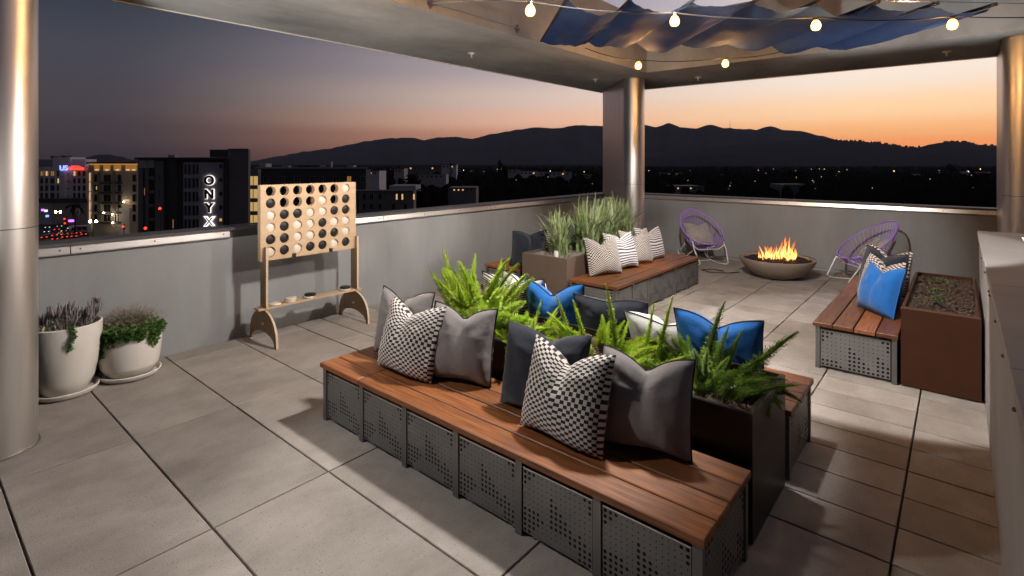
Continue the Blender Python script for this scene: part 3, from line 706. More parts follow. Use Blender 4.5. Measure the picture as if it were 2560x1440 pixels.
def trailing(cx, cy, cz, R, label, n, seed, sides, drop, size):
    rnd = random.Random(seed); t = thing('trailing_plant', (cx,cy,cz), label, 'plant'); b = MB()
    def leaf(p, d, s):
        q = d.cross(Vector((rnd.uniform(-.5,.5),rnd.uniform(-.5,.5),1))).normalized()*s*.42
        b.add([p, p+d*s*.5+q, p+d*s, p+d*s*.5-q], [(0,1,2,3)])
    for k in range(n):
        a = rnd.uniform(0,2*PI); r = R*math.sqrt(rnd.random())
        p = Vector((cx+r*math.cos(a), cy+r*math.sin(a), cz+rnd.uniform(0,.05))); leaf(p, Vector((rnd.uniform(-1,1),rnd.uniform(-1,1),rnd.uniform(-.2,.6))).normalized(), size*rnd.uniform(.6,1.2))
    for a, l, m in sides:
        for s in range(m):
            aa = a + rnd.uniform(-.14,.14); ll = l*rnd.uniform(.4,1); path = []
            for i in range(12):
                t_ = i/11; rr = R + .03*min(1,t_*4) - .05*max(0, t_-.3)*drop; z = cz + .04 - ll*max(0, t_-.12)
                path.append(Vector((cx+rr*math.cos(aa+.05*math.sin(5*t_)), cy+rr*math.sin(aa+.05*math.sin(5*t_)), z)))
            for p in path:
                for _ in range(4): leaf(p + Vector((rnd.uniform(-.015,.015),rnd.uniform(-.015,.015),rnd.uniform(-.015,.015))), Vector((math.cos(aa)+rnd.uniform(-.8,.8), math.sin(aa)+rnd.uniform(-.8,.8), rnd.uniform(-.8,.4))).normalized(), size*rnd.uniform(.6,1.2))
            b.tube(path, .0015, 3, False)
    b.build('foliage', M['leaf'], t)
    return t
trailing(.95,5.60,.535,.222,'small green creeper under the succulent in the tall pot',150,3,[(rad(-88),.20,3)],.2,.024)
trailing(1.40,5.625,.412,.217,'green leafy creeper spilling over the shorter ribbed pot',620,5,[(rad(-60),.19,10),(rad(-85),.10,8),(rad(-110),.12,7),(rad(170),.36,12),(rad(200),.26,10),(rad(-140),.15,7),(rad(-38),.10,4)],.3,.034)
def twigs():
    rnd = random.Random(9); t = thing('dry_shrub', (1.42,5.67,.37), 'dry brown twiggy dome plant in the shorter pot', 'shrub'); b = MB()
    for k in range(620):
        a = rnd.uniform(0,2*PI); e = math.acos(rnd.uniform(.05,1)); l = rnd.uniform(.16,.27); d = Vector((math.sin(e)*math.cos(a), math.sin(e)*math.sin(a), math.cos(e)))
        p = Vector((1.42+rnd.uniform(-.07,.07), 5.67+rnd.uniform(-.05,.05), .37)); tip = p+d*l; tip.y = min(tip.y, 5.885)
        b.tube([p, p.lerp(tip,.5)+Vector((0,0,.01)), tip], [.0016,.0013,.0008], 3, False)
        for s in range(5):
            f = rnd.uniform(.5,1); q = p.lerp(tip, f); dd = (d+Vector((rnd.uniform(-1,1),rnd.uniform(-1,1),rnd.uniform(-.3,1)))).normalized()*rnd.uniform(.015,.035)
            w = dd.orthogonal().normalized()*.0022; q2 = q+dd; q2.y = min(q2.y, 5.888)
            b.add([q-w, q+w, q2], [(0,1,2)])
    b.build('twigs', M['dry'], t)
twigs()

# ================================================================== GIANT FOUR-IN-A-ROW GAME
gm = thing('four_in_a_row_game', (3.06,5.55,0), 'giant wooden four-in-a-row game standing by the left wall', 'game')
GX0, GX1, GZ0, GZ1 = 2.50, 3.63, .855, 1.645; NC, NR = 7, 6
def holed(y, dy, mname):
    b = MB(); hx0, dx = 2.607, .148; hz0, dz = .945, .1265; n = 20
    X0, X1, Z0, Z1 = hx0-dx/2, hx0+dx*6.5, hz0-dz/2, hz0+dz*5.5
    for yy, fl_ in ((y, 1), (y+dy, -1)):
        for i in range(NC):
            for j in range(NR):
                cx, cz = hx0+i*dx, hz0+j*dz; out = []; inn = []
                for k in range(n):
                    a = 2*PI*k/n; c, s_ = math.cos(a), math.sin(a); q = min((dx/2)/max(abs(c),1e-6), (dz/2)/max(abs(s_),1e-6))
                    out.append((cx+c*q, yy, cz+s_*q)); inn.append((cx+.0525*c, yy, cz+.0525*s_))
                b.add(out+inn, [((k, (k+1)%n, (k+1)%n+n, k+n) if fl_ > 0 else (k+n, (k+1)%n+n, (k+1)%n, k))[::-1] for k in range(n)])
                for cc in ((-1,-1),(1,-1),(1,1),(-1,1)):      # fill the cell corners between outline points
                    ang = math.atan2(cc[1]*dz, cc[0]*dx) % (2*PI); k = int(ang/(2*PI/n)); p, q2 = out[k % n], out[(k+1) % n]
                    b.add([p, (cx+cc[0]*dx/2, yy, cz+cc[1]*dz/2), q2], [(0,1,2) if fl_ < 0 else (0,1,2)])
                if fl_ > 0:
                    o2 = [(p[0], y+dy, p[2]) for p in inn]; b.add(inn+o2, [(k,(k+1)%n,(k+1)%n+n,k+n) for k in range(n)])
    b.box(GX0, X0, y, y+dy, GZ0, GZ1); b.box(X1, GX1, y, y+dy, GZ0, GZ1); b.box(X0, X1, y, y+dy, GZ0, Z0); b.box(X0, X1, y, y+dy, Z1, GZ1)
    return b.build(mname, M['ply'], gm, 30)
holed(5.520, .018, 'front_plate'); holed(5.566, .018, 'back_plate')
MB().box(GX0, GX0+.02, 5.5381, 5.5659, GZ0, GZ1).build('spacer', M['ply_edge'], gm); MB().box(GX1-.02, GX1, 5.5381, 5.5659, GZ0, GZ1).build('spacer', M['ply_edge'], gm)
MB().box(GX0+.02, GX1-.02, 5.5381, 5.5659, GZ0, GZ0+.012).build('bottom_bar', M['ply_edge'], gm)
for x in (2.86, 3.30):
    l = MB().box(x-.018, x+.018, 5.507, 5.5195, .852, .895).build('latch', M['black'], gm)
for x in (2.545, 3.625):
    MB().box(x-.011, x+.011, 5.475, 5.519, .38, 1.0).build('post', M['ply_shaded'], gm)
    MB().box(x-.011, x+.011, 5.519, 5.60, .38, .853).build('post', M['ply_shaded'], gm)
    MB().box(x-.0112, x+.0112, 5.468, 5.4748, .38, 1.0).build('post_edge', M['ply_edge'], gm)
    # arched foot
    n = 18; yc = 5.55; out = [(yc+.30*math.cos(PI*k/n), .345*math.sin(PI*k/n)**.75) for k in range(n+1)]; inn = [(yc+.262*math.cos(PI*k/n), .125*math.sin(PI*k/n)**.9) for k in range(n+1)]
    V = []; Fc = []
    for xx in (x-.011, x+.011):
        V += [(xx, a, z) for a, z in out] + [(xx, a, z) for a, z in inn]
    m_ = n+1
    for k in range(n):
        Fc += [(k,k+1,m_+k+1,m_+k), (2*m_+k, 3*m_+k, 3*m_+k+1, 2*m_+k+1), (m_+k, m_+k+1, 3*m_+k+1, 3*m_+k)]
    Fc += [(0, m_, 3*m_, 2*m_), (n, 2*m_+n, 3*m_+n, m_+n)]
    ft = MB().add(V, Fc).build('foot', M['ply_shaded'], gm)
    V = [(xx, a, z) for xx in (x-.0115, x+.0115) for a, z in [(yc+.302*math.cos(PI*k/n), .347*math.sin(PI*k/n)**.75) for k in range(n+1)]]
    MB().add(V, [(k,k+1,m_+k+1,m_+k) for k in range(n)]).build('foot_edge', M['ply_edge'], gm)
    MB().box(x-.013, x-.0116, 5.52, 5.57, .19, .215).build('badge', M['disc_w'], gm)
MB().box(2.47, 3.69, 5.49, 5.61, .352, .372).build('shelf', M['ply'], gm)
DW = MB().lathe([(0,-.0105),(.058,-.0105),(.0615,-.007),(.0615,.007),(.058,.0105),(0,.0105)], 28).mesh('disc', M['disc_w'], 50)
DBK = MB().lathe([(0,-.0105),(.058,-.0105),(.0615,-.007),(.0615,.007),(.058,.0105),(0,.0105)], 28).mesh('disc', M['disc_b'], 50)
rows = ['......W','B...W.B','WBBWWBB','WBWWBWW','BBWWBBW','WBWBBWB']
rown = ['top row','second row from the top','third row from the top','fourth row from the top','second row from the bottom','bottom row']
coln = ['first','second','third','fourth','fifth','sixth','seventh']
for j, rw_ in enumerate(rows):
    for i, ch in enumerate(rw_):
        if ch == '.': continue
        o = link('game_disc', DW if ch == 'W' else DBK, None, loc=(2.607+.148*i, 5.5495, 1.5775-.1265*j)); o.rotation_euler = (rad(90),0,0)
        tag(o, '%s disc in the %s column, %s of the game board' % ('pale wooden' if ch == 'W' else 'black', coln[i], rown[j]), 'disc', 'discs of the game')
for (x, y, z, ch, tx, lb) in ((2.66,5.545,.3825,'W',0,'pale disc lying nearest the left post on the game shelf'),(2.83,5.55,.3825,'W',0,'lower pale disc of the pair left of the middle on the game shelf'),(2.84,5.55,.4035,'W',0,'upper pale disc of the pair left of the middle on the game shelf'),
      (3.05,5.545,.3825,'W',0,'pale disc under a black one on the game shelf'),(3.065,5.55,.4035,'B',2,'black disc lying on a pale one on the game shelf'),
      (3.50,5.55,.3825,'W',0,'pale disc under the right-hand black disc on the game shelf'),(3.505,5.55,.4035,'B',0,'black disc near the right post on the game shelf')):
    o = link('game_disc', DW if ch == 'W' else DBK, None, loc=(x,y,z)); o.rotation_euler = (rad(tx)*.3,0,0); tag(o, lb, 'disc', 'discs of the game')

# ================================================================== CHAIRS AND FIRE BOWL
def rim_pt(t):                                   # t 0..1 around, 0 = front middle
    a = 2*PI*t; s = (1-math.cos(a))/2
    x = .375*math.sin(a)*(1 + .12*math.cos(a)) ; y = -.37 + .80*s; z = .40 + .56*s**1.15
    return Vector((x, y, z))
def ring_pt(t):
    a = 2*PI*t; return Vector((.16*math.sin(a), .0-.17*math.cos(a)*.9, .27 - .012*math.cos(a)))
def chair(loc, rz, label):
    t = thing('rocking_chair', loc, label, 'chair', 'purple corded rocking chairs', rz)
    MB().tube([rim_pt(k/60) for k in range(61)], .0135, 8, False).build('rim', M['purple'], t, True, local=True)
    MB().tube([ring_pt(k/30) for k in range(31)], .008, 6, False).build('seat_ring', M['purple'], t, True, local=True)
    b = MB(); N = 42
    for k in range(N):
        q = k/N; p, r = rim_pt(q), ring_pt(q); mid = p.lerp(r, .55) + Vector((0, .04, -.045))
        b.tube([p, p.lerp(mid,.6)+Vector((0,.01,-.008)), mid, r.lerp(mid,.35)+Vector((0,0,-.012)), r], .0058, 4, False)
    for k in range(9):
        x = -.13 + .26*k/8; y = .155*math.sqrt(max(0,1-(x/.16)**2)); b.tube([(x,-y,.262),(x,0,.25),(x,y,.275)], .004, 4, False)
    b.build('cords', M['purple'], t, local=True)
    for s in (-1, 1):
        run = [(s*.27, -.46 + .86*k/12, .0125 + .055*((k-5.5)/6)**2 + (.09*((k-9)/3)**2 if k > 9 else 0)) for k in range(13)]
        MB().tube([(s*.30,-.22,.44),(s*.31,-.30,.30),(s*.27,-.44,.075)] + run[1:] + [(s*.27,.30,.18),(s*.25,.16,.34)], .0095, 6).build('runner', M['white_metal'], t, True, local=True)
        MB().tube([(s*.29,-.24,.38),(s*.12,.0,.26),(s*.26,.22,.05)], .008, 6).build('brace', M['white_metal'], t, True, local=True)
    MB().tube([(-.30,-.26,.36),(-.2,-.25,.29),(.2,-.25,.29),(.30,-.26,.36)], .008, 6).build('cross_bar', M['white_metal'], t, True, local=True)
    MB().tube([(-.27,.12,.021),(.27,.12,.021)], .008, 6).build('cross_bar', M['white_metal'], t, True, local=True)
    return t
chair((9.80,3.68,0), rad(-40), 'purple corded rocking chair left of the fire bowl')
chair((9.80,1.12,0), rad(-140), 'purple corded rocking chair right of the fire bowl, seen from the side')
pillow((9.80-.06*math.sin(rad(40)), 3.68-.02, .33), -40, 'f_small', 'small woven pillow in the left rocking chair', piped=False, w=.48, h=.46, lean=30, chop=.07, seed=91)
pillow((9.82, 1.11, .33), -140, 'f_stripe_fine', 'fine striped pillow in the right rocking chair', piped=False, w=.48, h=.46, lean=40, chop=.04, roll=0, seed=92)
BX, BY = 9.40, 2.29
fb = thing('fire_bowl', (BX,BY,0), 'round taupe concrete fire bowl filled with black lava rock', 'fire bowl')
MB().lathe([(0,.012),(.27,.012),(.36,.05),(.46,.13),(.535,.225),(.565,.295),(.565,.312),(.555,.318),(.525,.314),(.50,.27),(.42,.20),(0,.19)], 64, (BX,BY,0)).build('bowl', M['bowl'], fb, 50)
MB().lathe([(0,0),(.24,0),(.24,.0125),(0,.0125)], 32, (BX,BY,0)).build('base', M['inside'], fb)
chl = MB(); rr = random.Random(12)
for k in range(900):
    a = rr.uniform(0,2*PI); r = .505*math.sqrt(rr.random()); s = rr.uniform(.010,.022)
    chl.ball((BX+r*math.cos(a), BY+r*math.sin(a), .272+.022*(1-(r/.5)**2)+rr.uniform(-.006,.012)), s, 5, 3, (rr.uniform(.7,1.3),rr.uniform(.7,1.3),rr.uniform(.6,1)))
tag(chl.build('lava_rock', M['lava']), 'shiny black lava rock filling the fire bowl', 'lava rock', kind='stuff')
# flames: twisted glowing tongues
fm = bpy.data.materials.new('flame'); fm.use_nodes = True; nt = fm.node_tree; nt.nodes.clear()
e = nt.nodes.new('ShaderNodeEmission'); tr = nt.nodes.new('ShaderNodeBsdfTransparent'); ms = nt.nodes.new('ShaderNodeMixShader'); o_ = nt.nodes.new('ShaderNodeOutputMaterial')
tc = nt.nodes.new('ShaderNodeTexCoord'); sp = nt.nodes.new('ShaderNodeSeparateXYZ'); nt.links.new(tc.outputs['UV'], sp.inputs[0])
cr = nt.nodes.new('ShaderNodeValToRGB'); el = cr.color_ramp.elements; el[0].position = 0; el[0].color = (1,.30,.05,1); el[1].position = 1; el[1].color = (1,.16,.02,1)
x_ = cr.color_ramp.elements.new(.35); x_.color = (1,.52,.16,1); x_ = cr.color_ramp.elements.new(.7); x_.color = (1,.26,.04,1)
nn = nt.nodes.new('ShaderNodeTexNoise'); nn.inputs['Scale'].default_value = 9; mp = nt.nodes.new('ShaderNodeMapping'); mp.inputs['Scale'].default_value = (1.6,1.6,.5); nt.links.new(tc.outputs['Object'], mp.inputs[0]); nt.links.new(mp.outputs[0], nn.inputs[0])
nt.links.new(sp.outputs[1], cr.inputs[0]); nt.links.new(cr.outputs[0], e.inputs[0]); e.inputs[1].default_value = 2.7
al = nt.nodes.new('ShaderNodeMapRange'); al.inputs[1].default_value = .36; al.inputs[2].default_value = .62; al.inputs[3].default_value = .12; al.inputs[4].default_value = .95
nt.links.new(nn.outputs[0], al.inputs[0]); nt.links.new(al.outputs[0], ms.inputs[0]); nt.links.new(tr.outputs[0], ms.inputs[1]); nt.links.new(e.outputs[0], ms.inputs[2]); nt.links.new(ms.outputs[0], o_.inputs[0])
fire = thing('fire', (BX,BY,.28), 'orange and yellow flames rising from the fire bowl', 'fire')
def tongue(x, y, h, w, seed):
    rnd = random.Random(seed); V = []; UV = []; Fc = []; N = 12; K = 8; p1, p2 = rnd.uniform(0,6), rnd.uniform(0,6); lx, ly = rnd.uniform(-.45,.55)*h, rnd.uniform(-.5,.4)*h; ta = rnd.uniform(0,PI)
    for i in range(N+1):
        t = i/N; cx = x + lx*t*t + .10*h*math.sin(4.2*t+p1)*t; cy = y + ly*t*t + .10*h*math.sin(3.6*t+p2)*t
        ww = w*(math.sin(PI*min(1,(t*.86+.14)))**1.1)*(1-.45*t); aa = ta + 1.1*t
        for k in range(K):
            q = 2*PI*k/K; ox, oy = ww*math.cos(q), .38*ww*math.sin(q)
            V.append((cx+ox*math.cos(aa)-oy*math.sin(aa), cy+ox*math.sin(aa)+oy*math.cos(aa), .275+h*t)); UV.append((k/K, t))
    for i in range(N):
        for k in range(K): Fc.append((i*K+k, i*K+(k+1)%K, (i+1)*K+(k+1)%K, (i+1)*K+k))
    b = MB(); b.v = V; b.f = Fc; me = b.mesh('flame', fm, True); uvl = me.uv_layers.new(name='UVMap')
    for lp in me.loops: uvl.data[lp.index].uv = UV[lp.vertex_index]
    link('flame', me, fire)
fr = random.Random(5)
lat = RGT.to_2d() if hasattr(RGT,'to_2d') else Vector((RGT.x,RGT.y))
for k in range(52):
    s = fr.uniform(-1,1)
    if s > .0: off, h, w = .02+.24*s, fr.uniform(.10,.38)*(1.15-.9*abs(s-.45)), fr.uniform(.016,.038)
    else: off, h, w = .26*s, fr.uniform(.06,.24), fr.uniform(.010,.024)
    d = fr.uniform(-.13,.13)
    tongue(BX+lat.x*off+FWD.x*d, BY+lat.y*off+FWD.y*d, h, w, 300+k)
# gas hose between chair and bowl
tag(MB().tube([(9.35,2.86,.008),(9.15,3.0,.008),(9.02,3.25,.01),(9.12,3.42,.01),(9.3,3.3,.012),(9.22,3.08,.02)], .008, 6).build('cable', M['black'], None, True), 'thin black cable lying on the floor left of the fire bowl', 'cable')

# ================================================================== OVERHEAD: CANOPY, WIRES, STRING LIGHTS
CZ = 3.45; cap0 = Vector((4.193, 2.853, CZ)); stp = Vector((.422, -.440, 0)); dd = Vector((.7071, .7071, 0)); CW = 1.81
cn = thing('shade_canopy', (6, 2.2, CZ), 'dark blue fabric shade canopy gathered on battens overhead', 'canopy')
V = []; Fc = []; NB = 7; S = 14; K = 26
for i in range(NB*S+1):
    t = i/S; fr_ = t - int(t) if i < NB*S else 0
    sag = abs(math.sin(PI*fr_))
    for k in range(K+1):
        w = k/K; p = cap0 + stp*t + dd*CW*w
        loose = .085 + .03*math.sin(2.1*int(t)+4*w) + .035*nz(t*.9, w*2.2, 5)
        z = -.012 - loose*(sag**.8) + .03*nz(t*3.1, w*5.0, 1) + .02*nz(t*9, w*3, 2)*min(1,sag*3)
        if t < 1: z += -.06*math.sin(PI*t)*math.sin(5*w+1) 
        V.append((p.x + .02*nz(t*4,w*4,9), p.y, CZ + z))
for i in range(NB*S):
    for k in range(K): a = i*(K+1)+k; Fc.append((a, a+1, a+K+2, a+K+1))
MB().add(V, Fc).build('fabric', M['canopy'], cn, 60)
for i in range(NB+1):
    p = cap0 + stp*i; a = p - dd*.05; b = p + dd*(CW+.02)
    t = MB().tube([a, b], .018, 10).build('batten', M['alu_dark'], cn, True)
    MB().tube([a-dd*.012, a+dd*.004], .020, 12).build('end_cap', M['brass'], t, True)
def wire(pts, r, name, label, m='wire', cat='wire', group=None):
    return tag(MB().tube(pts, r, 5).build(name, M[m], None, True), label, cat, group)
an1, an2 = Vector((3.66,4.205,3.53)), Vector((5.08,4.205,3.54))
for a, lb in ((an1,'left steel anchor plate with eye bolt on the beam face'), (an2,'right steel anchor plate with eye bolt next to the canopy')):
    t = thing('anchor_plate', a, lb, 'anchor', 'wire anchors on the beam')
    s = .055; MB().add([(a.x,a.y+.014,a.z-s),(a.x+s*.8,a.y+.014,a.z),(a.x,a.y+.014,a.z+s),(a.x-s*.8,a.y+.014,a.z),(a.x,a.y,a.z-s),(a.x+s*.8,a.y,a.z),(a.x,a.y,a.z+s),(a.x-s*.8,a.y,a.z)],
        [(4,5,6,7),(0,1,5,4),(1,2,6,5),(2,3,7,6),(3,0,4,7)]).build('plate', M['steel'], t)
    MB().tube([(a.x+.02*math.cos(q), a.y-.02-.02*math.sin(q), a.z) for q in [2*PI*k/10 for k in range(11)]], .004, 5).build('eye_bolt', M['wire'], t, True)
wire([an1+Vector((0,-.03,0)), cap0+Vector((0,0,.03)), cap0+stp*7.6+Vector((0,0,.03)), (8.66,-1.55,3.5)], .0035, 'tension_wire', 'steel tension wire along the near edge of the canopy')
wire([an2+Vector((0,-.03,0)), cap0+dd*CW+Vector((0,0,.03)), cap0+dd*CW+stp*6+Vector((0,0,.03)), (8.66,.9,3.5)], .0035, 'tension_wire', 'steel tension wire along the far edge of the canopy')
wire([an1+Vector((.01,-.04,-.005)), an2+Vector((-.01,-.04,-.005))], .0035, 'tension_wire', 'steel wire between the two anchor plates on the beam')
wire([(7.9,-.55,3.33),(8.2,-.62,3.36),(8.66,-.9,3.42)], .007, 'turnbuckle', 'steel turnbuckle wire at the top right corner', cat='turnbuckle')
BULB = MB().lathe([(.014,.0),(.017,-.014),(.034,-.036),(.043,-.064),(.040,-.090),(.026,-.108),(0,-.115)], 18).mesh('bulb', M['bulb'], True)
def string_light(pts, bulbs, label):
    t = thing('string_light', bulbs[0], label, 'string light', 'festoon string lights overhead')
    path = []
    for a, b in zip(pts, pts[1:]):
        a, b = Vector(a), Vector(b)
        for k in range(8):
            f = k/8; path.append(a.lerp(b, f) - Vector((0,0,.035*4*f*(1-f))))
    path.append(Vector(pts[-1]))
    MB().tube(path, .0055, 5).build('cord', M['cable'], t, True)
    for b in bulbs:
        b = Vector(b); s = MB().lathe([(.0,.02),(.016,.02),(.019,-.0),(.019,-.035),(.015,-.042)], 10, b+Vector((0,0,.055))).build('socket', M['brass'], t, True)
        o = link('bulb', BULB, t, True, b + Vector((0,0,.022)) - WOFF[t.name] + Vector((0,0,.04)))
        l = bpy.data.lights.new('filament', 'POINT'); l.energy = 23; l.color = (1,.50,.17); l.shadow_soft_size = .016; lo_ = bpy.data.objects.new('filament', l); COL.objects.link(lo_); lo_.parent = o; lo_.location = (0,0,-.062)
    return t
SB = [(2.62,3.68,3.30),(3.60,2.84,3.20),(4.74,2.03,3.20),(5.77,1.06,3.20),(6.57,.06,3.20)]
top = lambda b: (b[0], b[1], b[2]+.075)
string_light([(2.0,4.215,3.62)] + [top(b) for b in SB] + [(7.6,-1.2,3.32),(8.65,-2.4,3.6)], SB, 'long string of glowing round bulbs crossing in front of the canopy')
SC = [(6.64,3.36,3.20),(7.25,2.40,3.20)]
string_light([(6.02,3.82,3.40)] + [top(b) for b in SC] + [(7.72,1.72,3.37)], SC, 'short string with two glowing bulbs near the corner column')

# ================================================================== THE CITY
GZ = -25.0
M['ground'] = mat('ground', (.010,.009,.009), .95, col2=(.006,.006,.0055), scale=.01, detail=8, spec=0)
M['asphalt'] = mat('asphalt', (.05,.047,.045), .8, col2=(.035,.033,.031), scale=.3)
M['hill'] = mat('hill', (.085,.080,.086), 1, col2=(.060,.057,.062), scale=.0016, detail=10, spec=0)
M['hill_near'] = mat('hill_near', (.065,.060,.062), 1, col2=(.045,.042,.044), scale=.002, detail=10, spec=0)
M['b_white'] = mat('b_white', (.74,.70,.70), .8, col2=(.62,.58,.59), scale=.2)
M['b_beige'] = mat('b_beige', (.46,.40,.34), .85, col2=(.39,.34,.29), scale=.2)
M['b_gray'] = mat('b_gray', (.52,.48,.48), .8, col2=(.45,.42,.42), scale=.2)
M['b_dark'] = mat('b_dark', (.075,.066,.062), .8, col2=(.058,.051,.048), scale=.2)
M['b_mid'] = mat('b_mid', (.25,.225,.21), .8, col2=(.20,.18,.168), scale=.2)
M['b_pane'] = mat('b_pane', (.015,.015,.018), .12)
M['b_frame'] = mat('b_frame', (.30,.29,.30), .6)
M['e_warm'] = emat('lit_warm', (1,.60,.24), .75); M['e_amber'] = emat('lit_amber', (1,.42,.08), .8); M['e_amber_soft'] = emat('lit_amber_soft', (1,.46,.12), .28)
M['e_white'] = emat('lit_white', (1,.94,.9), 1.5); M['e_red'] = emat('lit_red', (1,.06,.03), 2.0); M['e_blue'] = emat('lit_blue', (.22,.30,1), 2.4); M['e_curtain'] = emat('lit_curtain', (.62,.40,.15), .85)
M['e_lamp'] = emat('lit_lamp', (1,.80,.50), 90); M['e_purple'] = emat('lit_purple', (.5,.12,1), 3)
M['tree'] = mat('far_tree', (.008,.0095,.006), .95, col2=(.005,.006,.004), scale=.4, spec=0)
M['carpaint'] = mat('car_paint', (.05,.05,.055), .3, rnd=.5)
UPV = Vector((0,0,1))
def CP(px, py, Z): return FWD*Z + RGT*((px-CAM_CX)*Z/CAM_F) + UPV*(CAM_H - (py-CAM_HY)*Z/CAM_F)
def obox(mb, px0, px1, py0, py1, Z, dep, out=0):
    """box whose face towards the terrace lies at distance Z - out, dep metres deep"""
    q = [CP(px0,py1,Z), CP(px1,py1,Z), CP(px1,py0,Z), CP(px0,py0,Z)]
    n = [p - FWD*out for p in q]; f = [p + FWD*dep for p in q]
    return mb.add(n+f, [(0,1,2,3),(1,5,6,2),(5,4,7,6),(4,0,3,7),(3,2,6,7),(0,4,5,1)])
def bld(px0, px1, py0, Z, dep, m, label, name='apartment_building', group=None, zb=GZ):
    t = thing(name, CP((px0+px1)/2, py0, Z)*1.0, label, 'building', group)
    t.location.z = zb; WOFF[t.name] = Vector(t.location)
    pyb = CAM_HY + (CAM_H - zb)*CAM_F/Z
    obox(MB(), px0, px1, py0, pyb, Z, dep).build('wall', m, t)
    return t
def part(t, name, m, px0, px1, py0, py1, Z, out=.15, dep=.0, parent=None):
    return obox(MB(), px0, px1, py0, py1, Z, dep if dep else -.001, out).build(name, m, parent or t)
def window(t, px0, px1, py0, py1, Z, pane='b_pane', frame='b_frame', mull=1, fw=1.0):
    w = MB(); e = fw
    for a, b, c, d in ((px0-e,px1+e,py0-e,py0),(px0-e,px1+e,py1,py1+e),(px0-e,px0,py0,py1),(px1,px1+e,py0,py1)): obox(w, a, b, c, d, Z, .05, .12)
    for k in range(mull):
        x = px0 + (px1-px0)*(k+1)/(mull+1); obox(w, x-e*.4, x+e*.4, py0, py1, Z, .05, .10)
    o = w.build('window', M[frame], t); part(t, 'pane', M[pane], px0, px1, py0, py1, Z, .04, parent=o); return o
def textobj(s, size, m, loc, name, parent, ext=.06, bold=.0):
    c = bpy.data.curves.new(name, 'FONT'); c.body = s; c.size = size; c.extrude = ext; c.offset = bold; c.align_x = 'CENTER'; c.align_y = 'CENTER'; c.resolution_u = 4
    o = bpy.data.objects.new('tmp', c); COL.objects.link(o); dg = bpy.context.evaluated_depsgraph_get()
    me = bpy.data.meshes.new_from_object(o.evaluated_get(dg)); bpy.data.objects.remove(o); me.materials.clear(); me.materials.append(m)
    rot = Matrix((RGT, UPV, -FWD)).transposed().to_4x4(); me.transform(Matrix.Translation(Vector(loc)) @ rot)
    return link(name, me, parent)
gnd = MB().box(-400, 11100, -3500, 8900, GZ-2, GZ).build('ground', M['ground']); tag(gnd, kind='structure')

# dark framed block with vertical sign letters
Z = 120
on = bld(345, 572, 397, Z, 3, M['b_dark'], 'dark framed apartment block carrying the vertical letters ONYX')
part(on, 'facade', M['b_gray'], 460, 562, 406, 620, Z, .25)
part(on, 'parapet_frame', M['b_dark'], 343, 572, 393.5, 399, Z, .9)
part(on, 'side_pier', M['b_dark'], 562.5, 569, 399.5, 620, Z, .7)
part(on, 'side_pier', M['b_mid'], 349, 360, 399.5, 620, Z, .5)
part(on, 'balcony_bay', M['b_gray'], 352, 371, 400, 420, Z, .62); part(on, 'balcony_bay', M['b_gray'], 373, 389, 400, 420, Z, .55)
part(on, 'pier', M['b_mid'], 391, 411, 402, 620, Z, .55); part(on, 'pier', M['b_mid'], 366, 374, 421, 620, Z, .5)
part(on, 'pier', M['b_dark'], 426, 444, 399.5, 620, Z, .6)
for k in range(5):
    y = 411 + 34.3*k
    for j, x in enumerate((463, 471.5, 482, 491.5)):
        if j == 0: window(on, 462, 467, y, y+24, Z-.25, mull=0, fw=.5)
        else: window(on, x, x+5.5, y, y+24, Z-.25, mull=0, fw=.6)
    if k < 4: window(on, 548.5, 556, y, y+9, Z-.25, mull=0, fw=.3)
    part(on, 'balcony', M['b_mid'], 376, 389, y+30, y+38, Z, .8)
    part(on, 'balcony_door', M['b_pane'], 376.5, 388, y+14, y+29.5, Z, .3)
window(on, 549, 555.5, 546, 553, Z-.25, pane='e_amber', mull=1, fw=.3)
window(on, 361, 364, 470, 488, Z-.2, pane='e_amber_soft', mull=0, fw=.3); window(on, 398.5, 402, 436, 452, Z-.6, pane='b_pane', mull=0, fw=.8); window(on, 398.5, 402, 474, 490, Z-.6, pane='b_pane', mull=0, fw=.8)
window(on, 432, 434.5, 549, 570, Z-.65, pane='e_amber_soft', mull=0, fw=.4)
part(on, 'roof_unit', M['b_gray'], 421, 438, 387, 393.4, Z+1, .2, 1.5)
for k, ch in enumerate('ONYX'):
    y = 452 + 34.3*k; p = CP(523.5, y, Z-.45)
    a = textobj(ch, 2.8, M['e_white'], p + FWD*.06, 'sign_letter', on, .05, .21)
    textobj(ch, 2.8, M['black'] if ch != 'X' else M['b_frame'], p - FWD*.16, 'letter_face', a, .04, .125 if ch != 'X' else -.02)
tw = bld(572.2, 621, 373, Z, .9, M['b_mid'], 'taller plain stair tower at the right of the sign block')
part(tw, 'recessed_face', M['b_dark'], 525, 571.9, 374, 393, Z+6, .1, 6)
part(tw, 'cornice', M['b_mid'], 571.5, 622, 371.5, 374, Z, .4)
